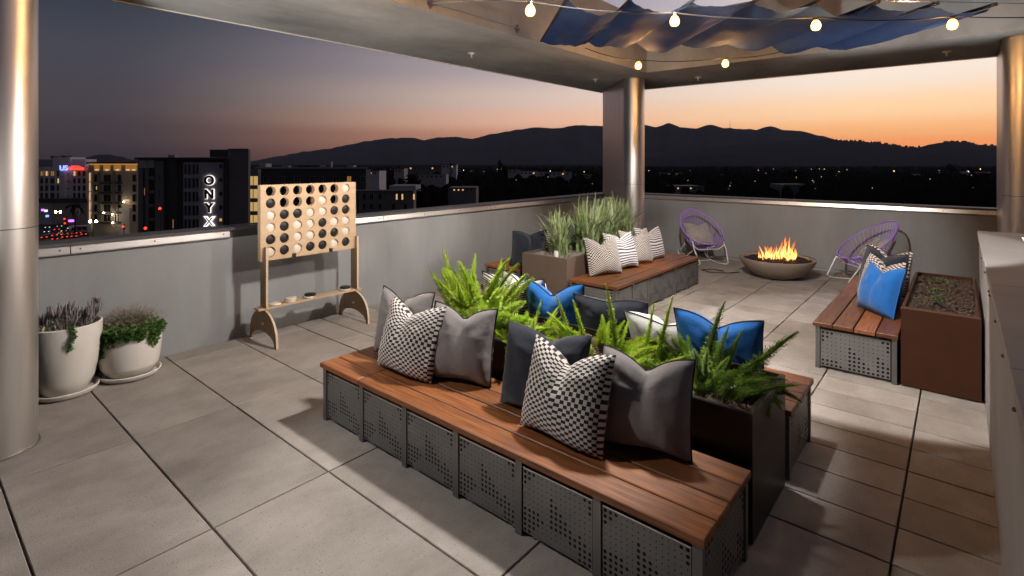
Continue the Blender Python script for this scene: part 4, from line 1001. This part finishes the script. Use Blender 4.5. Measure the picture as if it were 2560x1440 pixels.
# block with amber lit cornice
Z = 166
am = bld(222, 344, 411, Z, 24, M['b_beige'], 'beige apartment block with amber lamps glowing under its cornice')
part(am, 'cornice', M['b_dark'], 220, 344, 405, 409.5, Z, .9); part(am, 'cornice_light', M['e_amber'], 225, 344, 409.6, 411, Z, .5)
for x0, x1 in ((236,249),(259,276),(285,303),(314,326),(327,342)):
    part(am, 'niche_glow', M['e_amber_soft'], x0, x1, 412, 427, Z, .12)  # lamp glow on the niche wall, put in as an emissive panel
    s = MB().ball(CP((x0+x1)/2, 424.5, Z-.35), .38, 8, 6, (1.6,1,.7)).build('wall_lamp', M['e_warm'], am, True)
for k in range(5):
    y = 437 + 24.8*k
    for x0, x1 in ((236,243),(260,277),(295,303),(332,340)):
        window(am, x0, x1, y, y+17, Z, mull=1 if x1-x0 > 10 else 0, fw=.6, frame='b_mid')
    part(am, 'balcony', M['b_dark'], 256, 281, y+17.5, y+23, Z, .8); part(am, 'balcony', M['b_dark'], 292, 306, y+17.5, y+23, Z, .7)
    part(am, 'pier', M['b_mid'], 246, 253, y-8, y+23, Z, .35); part(am, 'pier', M['b_mid'], 283, 290, y-8, y+23, Z, .35)
part(am, 'pier', M['b_white'], 221.5, 231, 430, 580, Z, .4)
for k in range(5): part(am, 'light_strip', M['e_warm'], 223.8, 226.2, 432+24*k, 453+24*k, Z-.4, .15)
window(am, 240.5, 243, 466, 474, Z-.2, pane='e_warm', mull=0, fw=.2)
part(am, 'entrance_panel', M['b_white'], 300, 326, 520, 590, Z, .5)
for x, y in ((309,505),(259,532),(281,536),(281,557)): MB().ball(CP(x,y,Z-1.2), .16, 6, 4).build('wall_lamp', M['e_lamp'], am)
# white block with the roof sign
Z = 223
us = bld(97, 228, 417, Z, 26, M['b_white'], 'white office block with the blue and red roof sign')
part(us, 'roof_house', M['b_white'], 133, 176, 393, 416.5, Z+4, .2, 8); part(us, 'roof_house', M['b_white'], 181, 214, 398, 416.5, Z+5, .2, 6)
part(us, 'roof_tank', M['b_dark'], 128, 134, 390, 396, Z+6, .2, 3); part(us, 'roof_tank', M['b_dark'], 153, 165, 389, 393, Z+6, .2, 3)
part(us, 'pier', M['b_white'], 152, 166, 417.5, 496, Z, .9)
for k in range(4):
    y = 428 + 18.3*k
    for j, x in enumerate((102, 114.5, 127.5, 144, 184, 196, 208)):
        pane = 'b_pane'
        if (k, j) in ((0,0),(0,2)): pane = 'e_amber_soft'
        if (k, j) in ((0,1),(0,4),(1,3)): pane = 'e_warm'
        window(us, x, x+8.5, y, y+11.5, Z, pane=pane, mull=1, fw=.8, frame='b_mid')
    part(us, 'slot', M['b_pane'], 168.5, 175, y+6, y+8, Z, .1)
for x in (111.5,124,140,193,205,218): part(us, 'fin', M['b_white'], x-.9, x+.9, 424, 496, Z, .6)
part(us, 'podium', M['b_beige'], 140, 232, 506, 560, Z, 2, 10); part(us, 'podium_roof', M['b_dark'], 100, 232, 495.5, 505.5, Z, 3)
textobj('US', 3.0, M['e_blue'], CP(159,420.5,Z-1.6), 'sign_letters', us, .1, .06); textobj('Armenia', 1.95, M['e_red'], CP(189.5,421,Z-1.6), 'sign_letters', us, .1, .05)
for k in range(4): MB().ball(CP(180+6*k, 415.2+.5*abs(k-1), Z-1.6), .33, 6, 4).build('sign_star', M['e_red'], us)
# brick block behind the game
Z = 170
bk = bld(640, 915, 424, Z, 6, M['b_dark'], 'long dark apartment block behind the game board')
part(bk, 'roof_edge', M['b_gray'], 638, 917, 418.5, 421, Z, .5); part(bk, 'roof_edge', M['b_dark'], 640, 915, 421.2, 424, Z, .3)
for i, x in enumerate((660, 698, 737, 777, 798, 834, 868, 903)):
    for k in range(5):
        y = 441 + 25*k; lit = 'e_amber_soft' if (i, k) in ((6,0),(6,3),(3,2)) else 'b_pane'
        window(bk, x, x+13 if i in (1,2,5) else x+10, y, y+15, Z, pane=lit, mull=1, fw=.9)
part(bk, 'roof_unit', M['b_gray'], 648, 665, 409, 418, Z+4, .2, 4); part(bk, 'roof_unit', M['b_gray'], 705, 722, 414.5, 418, Z+3, .2, 2); part(bk, 'chimney', M['b_gray'], 826, 829, 404, 418, Z+2, .2, 1)
part(bk, 'roof_unit', M['b_dark'], 745, 800, 413, 418, Z+6, .2, 6); part(bk, 'roof_unit', M['b_gray'], 868, 884, 413.5, 418, Z+4, .2, 3)
cw = bld(617, 645, 424, Z-6, 2, M['b_mid'], 'narrow lit glass stair bay between the tower and the game board')
for k in range(4):
    for x in (621.5, 634): window(cw, x, x+11, 440.5+32.4*k, 463+32.4*k, Z-6, pane='e_curtain', mull=0, fw=.5, frame='b_dark')
lo = bld(897, 1034, 476, 150, 4, M['b_mid'], 'low pale-roofed block right of the game board with three lit windows')
part(lo, 'roof_edge', M['b_gray'], 893, 1052, 474.5, 477, 150, .8); part(lo, 'roof_house', M['b_gray'], 974, 1040, 464, 474.4, 152, .3, 8)
for x, l in ((907,0),(925,0),(946,0),(990,1),(1004,1),(1033,1)): window(lo, x, x+(4 if l else 8), 485, 499, 150, pane='e_warm' if l else 'b_pane', mull=0 if l else 1, fw=.7)
for x in (907,925,946,980,1010): window(lo, x, x+8, 509, 523, 150, mull=1, fw=.7)
# far low buildings, each its own thing
far = [(922,948,428,440,330,'b_white','small white house lit by an orange lamp beyond the dark block'),(1000,1104,416,430,700,'b_mid','long low hangar on the plain left of the cypress'),(1104,1141,412,430,690,'b_white','pale end of the long hangar'),
 (985,1010,422,434,520,'b_gray','small grey shed left of the hangar'),(1040,1115,437,446,420,'b_gray','wide flat-roofed shop below the hangar'),(1270,1300,424,446,600,'b_gray','grey office between the cypress and the column'),(1300,1345,428,445,620,'b_white','pale office right of the grey one'),
 (1348,1430,430,444,640,'b_gray','long pale office with rows of windows left of the column'),(1440,1480,436,446,700,'b_mid','low shed at the foot of the column'),(1655,1705,432,441,800,'b_mid','low warehouse just right of the column'),(1770,1830,436,444,760,'b_mid','low warehouse left of the middle of the plain'),
 (1985,2040,433,440,900,'b_gray','pale warehouse at the middle of the plain'),(2060,2140,434,441,950,'b_white','long pale warehouse at the middle of the plain'),(2300,2345,436,444,700,'b_mid','dark house left of the palm'),(2420,2470,430,438,800,'b_gray','pale low house near the right column'),
 (1960,2030,462,472,330,'b_mid','dark flat-roofed house below the warehouses'),(1690,1760,466,476,300,'b_mid','dark house right of the column foot'),(1120,1190,470,484,240,'b_mid','dark house above the wall left of the cypress')]
for a, b, y0, y1, z, m, lb in far:
    t = bld(a, b, y0, z, 18, M[m], lb, 'far_building', 'low buildings far out on the plain')
    part(t, 'roof_edge', M['b_dark'], a-1, b+1, y0-1.2, y0, z, .6)
    n = max(2, int((b-a)/11)); rr = random.Random(int(a))
    for k in range(n):
        x = a+3+(b-a-6)*k/n; window(t, x, x+4, y0+3, y0+6.5, z, pane='e_warm' if rr.random() < .2 else 'b_pane', mull=0, fw=.5)
# lights of the far city: uncountable pin points
rl = random.Random(77)
def lights(name, mname, n, fn, label):
    b = MB()
    for _ in range(n):
        px, py, Zc, r = fn(); b.ball(CP(px, py, Zc), r, 4, 2)
    tag(b.build(name, M[mname]), label, 'lights', kind='stuff')
M['e_far_w'] = emat('far_white', (1,.93,.82), 9); M['e_far_a'] = emat('far_amber', (1,.55,.20), 7); M['e_dim'] = emat('far_dim', (1,.72,.42), 1.6)
def fw():
    z = rl.uniform(900,1700); return rl.uniform(880,2490), CAM_HY + rl.uniform(24,44), z, z*.0007*rl.uniform(.5,1.3)
def fw2():
    z = 1400; return rl.uniform(1960,2140) if rl.random() < .6 else rl.uniform(1620,2480), rl.uniform(428,436), z, z*.0007*rl.uniform(.6,1.1)
def fa():
    z = rl.uniform(350,1200); return rl.uniform(900,2490), CAM_HY + 27*1000/z + rl.uniform(-4,8), z, z*.0007*rl.uniform(.4,1.2)
def fh():
    z = 5200; return rl.uniform(700,2300), rl.uniform(378,404), z, 1.3*rl.uniform(.5,1.2)
lights('white_city_lights', 'e_far_w', 120, fw, 'tiny white lights scattered over the dark plain'); lights('field_lights', 'e_far_w', 60, fw2, 'row of tiny white lights along the far warehouses')
lights('amber_city_lights', 'e_far_a', 110, fa, 'tiny amber lights scattered over the dark plain'); lights('dim_city_lights', 'e_dim', 260, fa, 'faint window lights over the dark plain'); lights('hillside_lights', 'e_dim', 26, fh, 'faint lights of houses on the hills')

# street with traffic at lower left
sv = CP(175, 590, 175); 
st = MB(); a, b = CP(60,640,175), CP(330,560,175)
pA, pB = CP(40,640,140).copy(), CP(190,500,330).copy()
road = []
d_ = (pB-pA); d_.z = 0; d_.normalize(); nrm = Vector((-d_.y, d_.x, 0))
q0, q1 = pA - d_*60, pA + d_*320
MB().add([(*(q0+nrm*14).xy, GZ+.05),(*(q0-nrm*14).xy, GZ+.05),(*(q1-nrm*14).xy, GZ+.05),(*(q1+nrm*14).xy, GZ+.05)], [(0,1,2,3)]).build('road', M['asphalt']); tag(bpy.data.objects['road'], kind='structure')
CARB = MB().add([(-.9,-2.2,.3),(.9,-2.2,.3),(.9,2.2,.3),(-.9,2.2,.3),(-.88,-2.2,.85),(.88,-2.2,.85),(.88,2.15,.8),(-.88,2.15,.8),(-.7,-1.7,1.42),(.7,-1.7,1.42),(.7,.6,1.42),(-.7,.6,1.42),(-.88,1.3,.86),(.88,1.3,.86)],
   [(0,3,2,1),(0,1,5,4),(1,2,6,13,5),(2,3,7,6),(3,0,4,12,7),(4,5,9,8),(5,13,10,9),(13,12,11,10),(12,4,8,11),(8,9,10,11),(12,13,6,7)]).mesh('body', M['carpaint'])
WH = MB().tube([(-.1,0,0),(.1,0,0)], .33, 10).mesh('wheel', M['black'])
TL = MB().box(-.22,.22,-.05,.05,-.11,.11).mesh('tail_light', M['e_red'])
HL = MB().box(-.18,.18,-.05,.05,-.08,.08).mesh('headlight', M['e_white'])
def GPT(px, py): 
    Zc = CAM_F*(CAM_H-GZ)/(py-CAM_HY); return FWD*Zc + RGT*((px-CAM_CX)*Zc/CAM_F) + UPV*(GZ+.06)
yaw = math.atan2(d_.y, d_.x) - PI/2
cars = [(112,597,0),(126,593,0),(139,601,0),(150,590,0),(163,596,0),(176,588,0),(186,594,0),(118,582,1),(143,577,0),(160,580,1),(198,585,0),(192,577,1),(210,589,0),(176,573,1),(120,571,1),(150,568,1)]
cname = ['leftmost car with red tail lights in the street','second car from the left with tail lights on','car nearest the wall top in the lit street','car with bright tail lights in the middle of the queue','car right of the middle of the queue','car with red lights near the bus front','car behind the bus with tail lights on','oncoming car at the left of the street','car ahead of the queue with tail lights','oncoming car in the middle of the street','car alongside the bus with tail lights','oncoming car near the bus','rightmost car with tail lights below the amber block','oncoming car beside the street lamp','far oncoming car at the left','far oncoming car near the traffic light']
for i, (x, y, opp) in enumerate(cars):
    p = GPT(x, y); t = thing('parked_car' if False else 'car', p, cname[i], 'car', 'cars queueing in the street', yaw + (PI if opp else 0))
    link('body', CARB, t, True)
    for wx_, wy_ in ((-.82,-1.35),(.82,-1.35),(-.82,1.35),(.82,1.35)): link('wheel', WH, t, True, (wx_, wy_, .33))
    for s in (-1,1):
        link('tail_light', TL, t, True, (s*.62,-2.22,.72)); link('headlight', HL, t, True, (s*.62,2.2,.62))
bp_ = GPT(226, 584); bus = thing('bus', bp_, 'long pale-roofed bus at the street corner', 'bus', None, yaw + rad(75))
MB().bbox(-1.3,1.3,-6,6,.4,3.0,.12).build('body', M['b_mid'], bus, local=True); MB().bbox(-1.25,1.25,-5.9,5.9,3.001,3.1,.04).build('roof', M['b_white'], bus, local=True)
for k in range(7): MB().box(-1.33,-1.301,-5.4+1.55*k,-4.1+1.55*k,1.5,2.6).build('window', M['b_pane'], bus, local=True)
for wx_, wy_ in ((-1.2,-4),(1.2,-4),(-1.2,4),(1.2,4)): link('wheel', WH, bus, True, (wx_, wy_, .33))
def street_lamp(px, py, pb, Zc, label, heads=2):
    tpt = CP(px, py, Zc); t = thing('street_lamp', (tpt.x, tpt.y, GZ), label, 'street lamp', 'twin globe street lamps')
    MB().tube([(tpt.x,tpt.y,GZ),(tpt.x,tpt.y,tpt.z)], [.14,.08], 6).build('pole', M['b_dark'], t)
    a, b = tpt - RGT*.85, tpt + RGT*.85; MB().tube([a, b], .06, 5).build('arm', M['b_dark'], t)
    for q in (a, b): MB().ball(q+UPV*.3, .32, 8, 6).build('globe', M['e_lamp'], t, True)
street_lamp(145, 532, 590, 185, 'twin-globe street lamp at the left of the street'); street_lamp(233, 556, 590, 150, 'twin-globe street lamp in front of the amber block')
def signal(px, py, Zc, label, m='e_red'):
    tpt = CP(px, py, Zc); t = thing('traffic_light', (tpt.x,tpt.y,GZ), label, 'traffic light', 'traffic lights along the street')
    MB().tube([(tpt.x,tpt.y,GZ),(tpt.x,tpt.y,tpt.z+.6)], .1, 5).build('pole', M['b_dark'], t)
    b = MB(); b.box(-.2,.2,-.15,.15,-.9,.5); o = b.build('signal_head', M['b_dark'], t, local=True); o.location = Vector((0,0,tpt.z-GZ)); 
    MB().ball(tpt-FWD*.3, .30, 6, 4).build('lens', M[m], t)
for x, y, z, lb in ((163,547,180,'red traffic light in the middle of the street'),(164,558,178,'lower red traffic light beside the first'),(310,566,140,'red traffic light in front of the amber block'),(402,521,110,'red light before the sign block'),(366,570,105,'small red light at the foot of the sign block')): signal(x, y, z, lb)
for x, y, z, m, lb in ((107,525,200,'e_purple','purple shop light at the far left of the street'),(115,527,200,'e_white','white shop light at the far left of the street'),(175,552,190,'e_purple','left purple shop light by the palm'),(181,552,190,'e_purple','right purple shop light by the palm'),(118,540,200,'e_blue','blue shop light at the far left of the street')):
    p = CP(x,y,z); t = thing('shop_light', p, lb, 'shop light', 'coloured shop lights'); MB().box(-.45,.45,-.1,.1,-.4,.4).build('lamp_box', M[m], t, local=True)
rs = CP(194,530,185); t = thing('round_sign', (rs.x,rs.y,GZ), 'pale oval street sign with a dark diagonal bar', 'sign')
MB().tube([(rs.x,rs.y,GZ),(rs.x,rs.y,rs.z)], .1, 5).build('pole', M['b_dark'], t)
fc = MB(); 
pts = [rs + RGT*.85*math.cos(2*PI*k/16) + UPV*1.35*math.sin(2*PI*k/16) for k in range(16)]
fc.add([p-FWD*.1 for p in pts]+[p+FWD*.1 for p in pts], [tuple(range(16)), tuple(range(31,15,-1))]+[(k,(k+1)%16,(k+1)%16+16,k+16) for k in range(16)]).build('sign_face', M['b_white'], t)
MB().tube([rs-FWD*.14-RGT*.5-UPV*.7, rs-FWD*.14+RGT*.5+UPV*.7], .12, 4).build('bar', M['b_dark'], t)

# trees of the plain
def tree(px, py, Zc, w, h, label, kind, seed):
    rnd = random.Random(seed); tp = CP(px, py, Zc); base = Vector((tp.x, tp.y, tp.z-h)); t = thing({'palm':'palm_tree','cypress':'cypress_tree'}.get(kind,'broadleaf_tree'), base, label, 'tree')
    b = MB()
    if kind == 'palm':
        MB().tube([base, base.lerp(tp,.5)+Vector((.2,0,0)), tp], [.35,.26,.22], 6).build('trunk', M['tree'], t)
        for k in range(26):
            a = rnd.uniform(0,2*PI); e = rnd.uniform(-.5,1.0); V = []; L = w*rnd.uniform(.8,1.1)
            for i in range(6):
                f = i/5; r = L*f*math.cos(e*.7); z = L*(math.sin(e)*f - .65*f*f); ww = .10*w*math.sin(PI*min(1,f*.9+.1))
                for s in (-1,1): V.append((tp.x+r*math.cos(a)-s*ww*math.sin(a), tp.y+r*math.sin(a)+s*ww*math.cos(a), tp.z+z))
            b.add(V, [(2*i,2*i+1,2*i+3,2*i+2) for i in range(5)])
    else:
        MB().tube([base, base.lerp(tp,.6)], [.45,.2], 6).build('trunk', M['tree'], t)
        for k in range(420):
            if kind == 'cypress':
                f = rnd.random()**.8; a = rnd.uniform(0,2*PI); r = w*(1-f)**.7*(.25+.75*math.sqrt(rnd.random()))*(.75+.3*nz(f*9,a,seed)); p = Vector((base.x+r*math.cos(a), base.y+r*math.sin(a), base.z+h*(.06+.94*f)))
            else:
                q = Vector((rnd.gauss(0,1),rnd.gauss(0,1),rnd.gauss(0,1))).normalized()*rnd.random()**.4; k2 = .8+.5*nz(q.x*2,q.y*2,q.z*2+seed); p = Vector((base.x+q.x*w*k2, base.y+q.y*w*k2, base.z+h*.64+q.z*h*.36*k2))
            s = w*rnd.uniform(.10,.22); d = Vector((rnd.uniform(-1,1),rnd.uniform(-1,1),rnd.uniform(-.6,1))).normalized(); q2 = d.orthogonal().normalized()
            b.add([p, p+d*s+q2*s*.4, p+d*s*2, p+d*s-q2*s*.4], [(0,1,2,3)])
    b.build('crown', M['tree'], t)
for i, a in enumerate(((1127,410,330,3.2,26,'cypress tree standing before the pale hangar','cypress'),(1250,403,300,4.6,27,'largest cypress tree left of the column','cypress'),(1262,418,310,4.5,24,'second cypress leaning on the largest one','cypress'),(1816,417,420,3.4,26,'tall slim tree at the middle of the plain','cypress'),(1975,424,520,4,26,'slim dark tree left of the warehouses','cypress'),
      (2378,414,330,4.6,25,'big palm tree near the right column','palm'),(2350,432,360,3.2,20,'smaller palm left of the big one','palm'),(2440,430,380,7,21,'round tree right of the big palm','round'),(2290,438,420,8,20,'round tree left of the palms','round'),(1690,436,460,8,20,'round tree right of the corner column','round'),
      (186,514,190,4.2,13,'palm tree beside the oval street sign','palm'),(1030,430,420,8,20,'round tree before the long hangar','round'),(1400,442,380,8,18,'round tree left of the corner column','round'),(775,405,260,5,28,'round tree rising behind the dark block','round'),(2160,444,420,9,18,'round tree right of the warehouses','round'))): tree(*a, 40+i)
b = MB(); rt = random.Random(3)
for k in range(2600):
    Zc = rt.uniform(230, 1500); px = rt.uniform(820, 2600); p = CP(px, 401, Zc); h = rt.uniform(5,13); w = rt.uniform(4,9)
    n = 7; c = (p.x, p.y); b.add([(c[0]+w*math.cos(2*PI*i/n)*rt.uniform(.5,1), c[1]+w*math.sin(2*PI*i/n)*rt.uniform(.5,1), GZ) for i in range(n)] + [(c[0]+.6*w*math.cos(2*PI*i/n), c[1]+.6*w*math.sin(2*PI*i/n), GZ+h*rt.uniform(.5,1)) for i in range(n)] + [(c[0],c[1],GZ+h)],
        [(i,(i+1)%n,(i+1)%n+n,i+n) for i in range(n)] + [(i+n,(i+1)%n+n,2*n) for i in range(n)])
tag(b.build('far_woods', M['tree']), 'dark mass of distant trees covering the plain', 'trees', kind='stuff')

# hills
def hills(name, prof, Z0, dep, m, rough, front=1.0, seed=0):
    V = []; Fc = []; xs = []
    for (x0,y0),(x1,y1) in zip(prof, prof[1:]):
        n = max(1, int((x1-x0)/7))
        for k in range(n): f = k/n; g_ = f*f*(3-2*f); xs.append((x0+(x1-x0)*f, y0+(y1-y0)*(.5*f+.5*g_)))
    xs.append(prof[-1]); R_ = 14
    for i, (px, py) in enumerate(xs):
        hz = CAM_H + (CAM_HY-py)*Z0/CAM_F - GZ + rough*nz(px*.06, seed, 2)*Z0/CAM_F*1.6 + rough*.22*nz(px*.4, seed, 7)*Z0/CAM_F
        for j in range(R_+1):
            f = j/R_; Zc = Z0 - dep*(1-f)*front; hh = hz*(f**1.25)*(1 + .30*(1-f)*nz(px*.022+3*f, f*4, seed) + .14*(1-f)*nz(px*.08, f*9, seed))
            p = FWD*Zc + RGT*((px-CAM_CX)*Zc/CAM_F); V.append((p.x, p.y, GZ + max(hh, -.5)))
        p = FWD*(Z0+dep*.35) + RGT*((px-CAM_CX)*(Z0+dep*.35)/CAM_F); V.append((p.x, p.y, GZ))
    W = R_+2
    for i in range(len(xs)-1):
        for j in range(W-1): a = i*W+j; Fc.append((a, a+W, a+W+1, a+1))
    return tag(MB().add(V, Fc).build(name, m, None, 60), kind='structure')
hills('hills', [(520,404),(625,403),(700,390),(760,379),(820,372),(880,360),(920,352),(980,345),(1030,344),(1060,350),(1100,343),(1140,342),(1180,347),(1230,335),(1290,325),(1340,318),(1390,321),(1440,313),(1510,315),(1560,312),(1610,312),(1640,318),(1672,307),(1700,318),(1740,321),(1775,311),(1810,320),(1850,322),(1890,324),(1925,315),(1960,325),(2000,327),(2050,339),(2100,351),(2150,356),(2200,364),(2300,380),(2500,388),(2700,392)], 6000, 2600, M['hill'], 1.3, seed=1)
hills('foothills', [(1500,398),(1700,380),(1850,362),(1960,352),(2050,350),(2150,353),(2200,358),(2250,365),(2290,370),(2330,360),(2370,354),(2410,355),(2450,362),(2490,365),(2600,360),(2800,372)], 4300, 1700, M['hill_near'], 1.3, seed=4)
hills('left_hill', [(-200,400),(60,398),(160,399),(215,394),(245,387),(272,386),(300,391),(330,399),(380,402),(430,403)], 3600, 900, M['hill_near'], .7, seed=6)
ant = CP(1825, 320, 6000); t = thing('radio_mast', (ant.x,ant.y,ant.z-12), 'thin radio mast on the hill ridge right of the column', 'mast')
MB().tube([(ant.x,ant.y,ant.z-12),(ant.x,ant.y,ant.z+88)], [2.4,1.0], 4).build('mast', M['b_dark'], t)
# ridge trees on the foothills
b = MB()
for k in range(150):
    px = rt.choice((rt.uniform(2060,2160), rt.uniform(2170,2300), rt.uniform(2360,2490)));
    i = [q for q in [(2050,350),(2150,353),(2200,358),(2250,365),(2290,370),(2330,360),(2370,354),(2410,355),(2450,362),(2490,365)]]
    for (x0,y0),(x1,y1) in zip(i, i[1:]):
        if x0 <= px <= x1: py = y0+(y1-y0)*(px-x0)/(x1-x0)
    p = CP(px, py+1, 4290); r = rt.uniform(3,9); b.ball((p.x,p.y,p.z+r*.7), r, 5, 4, (1,1,rt.uniform(.8,1.6)))
tag(b.build('ridge_trees', M['tree']), 'tiny trees silhouetted on the foothill ridge', 'trees', kind='stuff')

# ------------------------------------------------------------------ evening haze over plain and hills
hz_m = bpy.data.materials.new('haze'); hz_m.use_nodes = True; nt = hz_m.node_tree; nt.nodes.clear()
pv = nt.nodes.new('ShaderNodeVolumePrincipled'); pv.inputs['Color'].default_value = (.86,.88,1,1); pv.inputs['Density'].default_value = 3.4e-5; pv.inputs['Anisotropy'].default_value = 0
oo = nt.nodes.new('ShaderNodeOutputMaterial'); nt.links.new(pv.outputs[0], oo.inputs['Volume'])
hb = MB().box(-420, 11200, -3600, 9000, GZ-3, 480).build('haze', hz_m); tag(hb, kind='stuff'); hb['label'] = 'thin evening haze over the plain and hills'
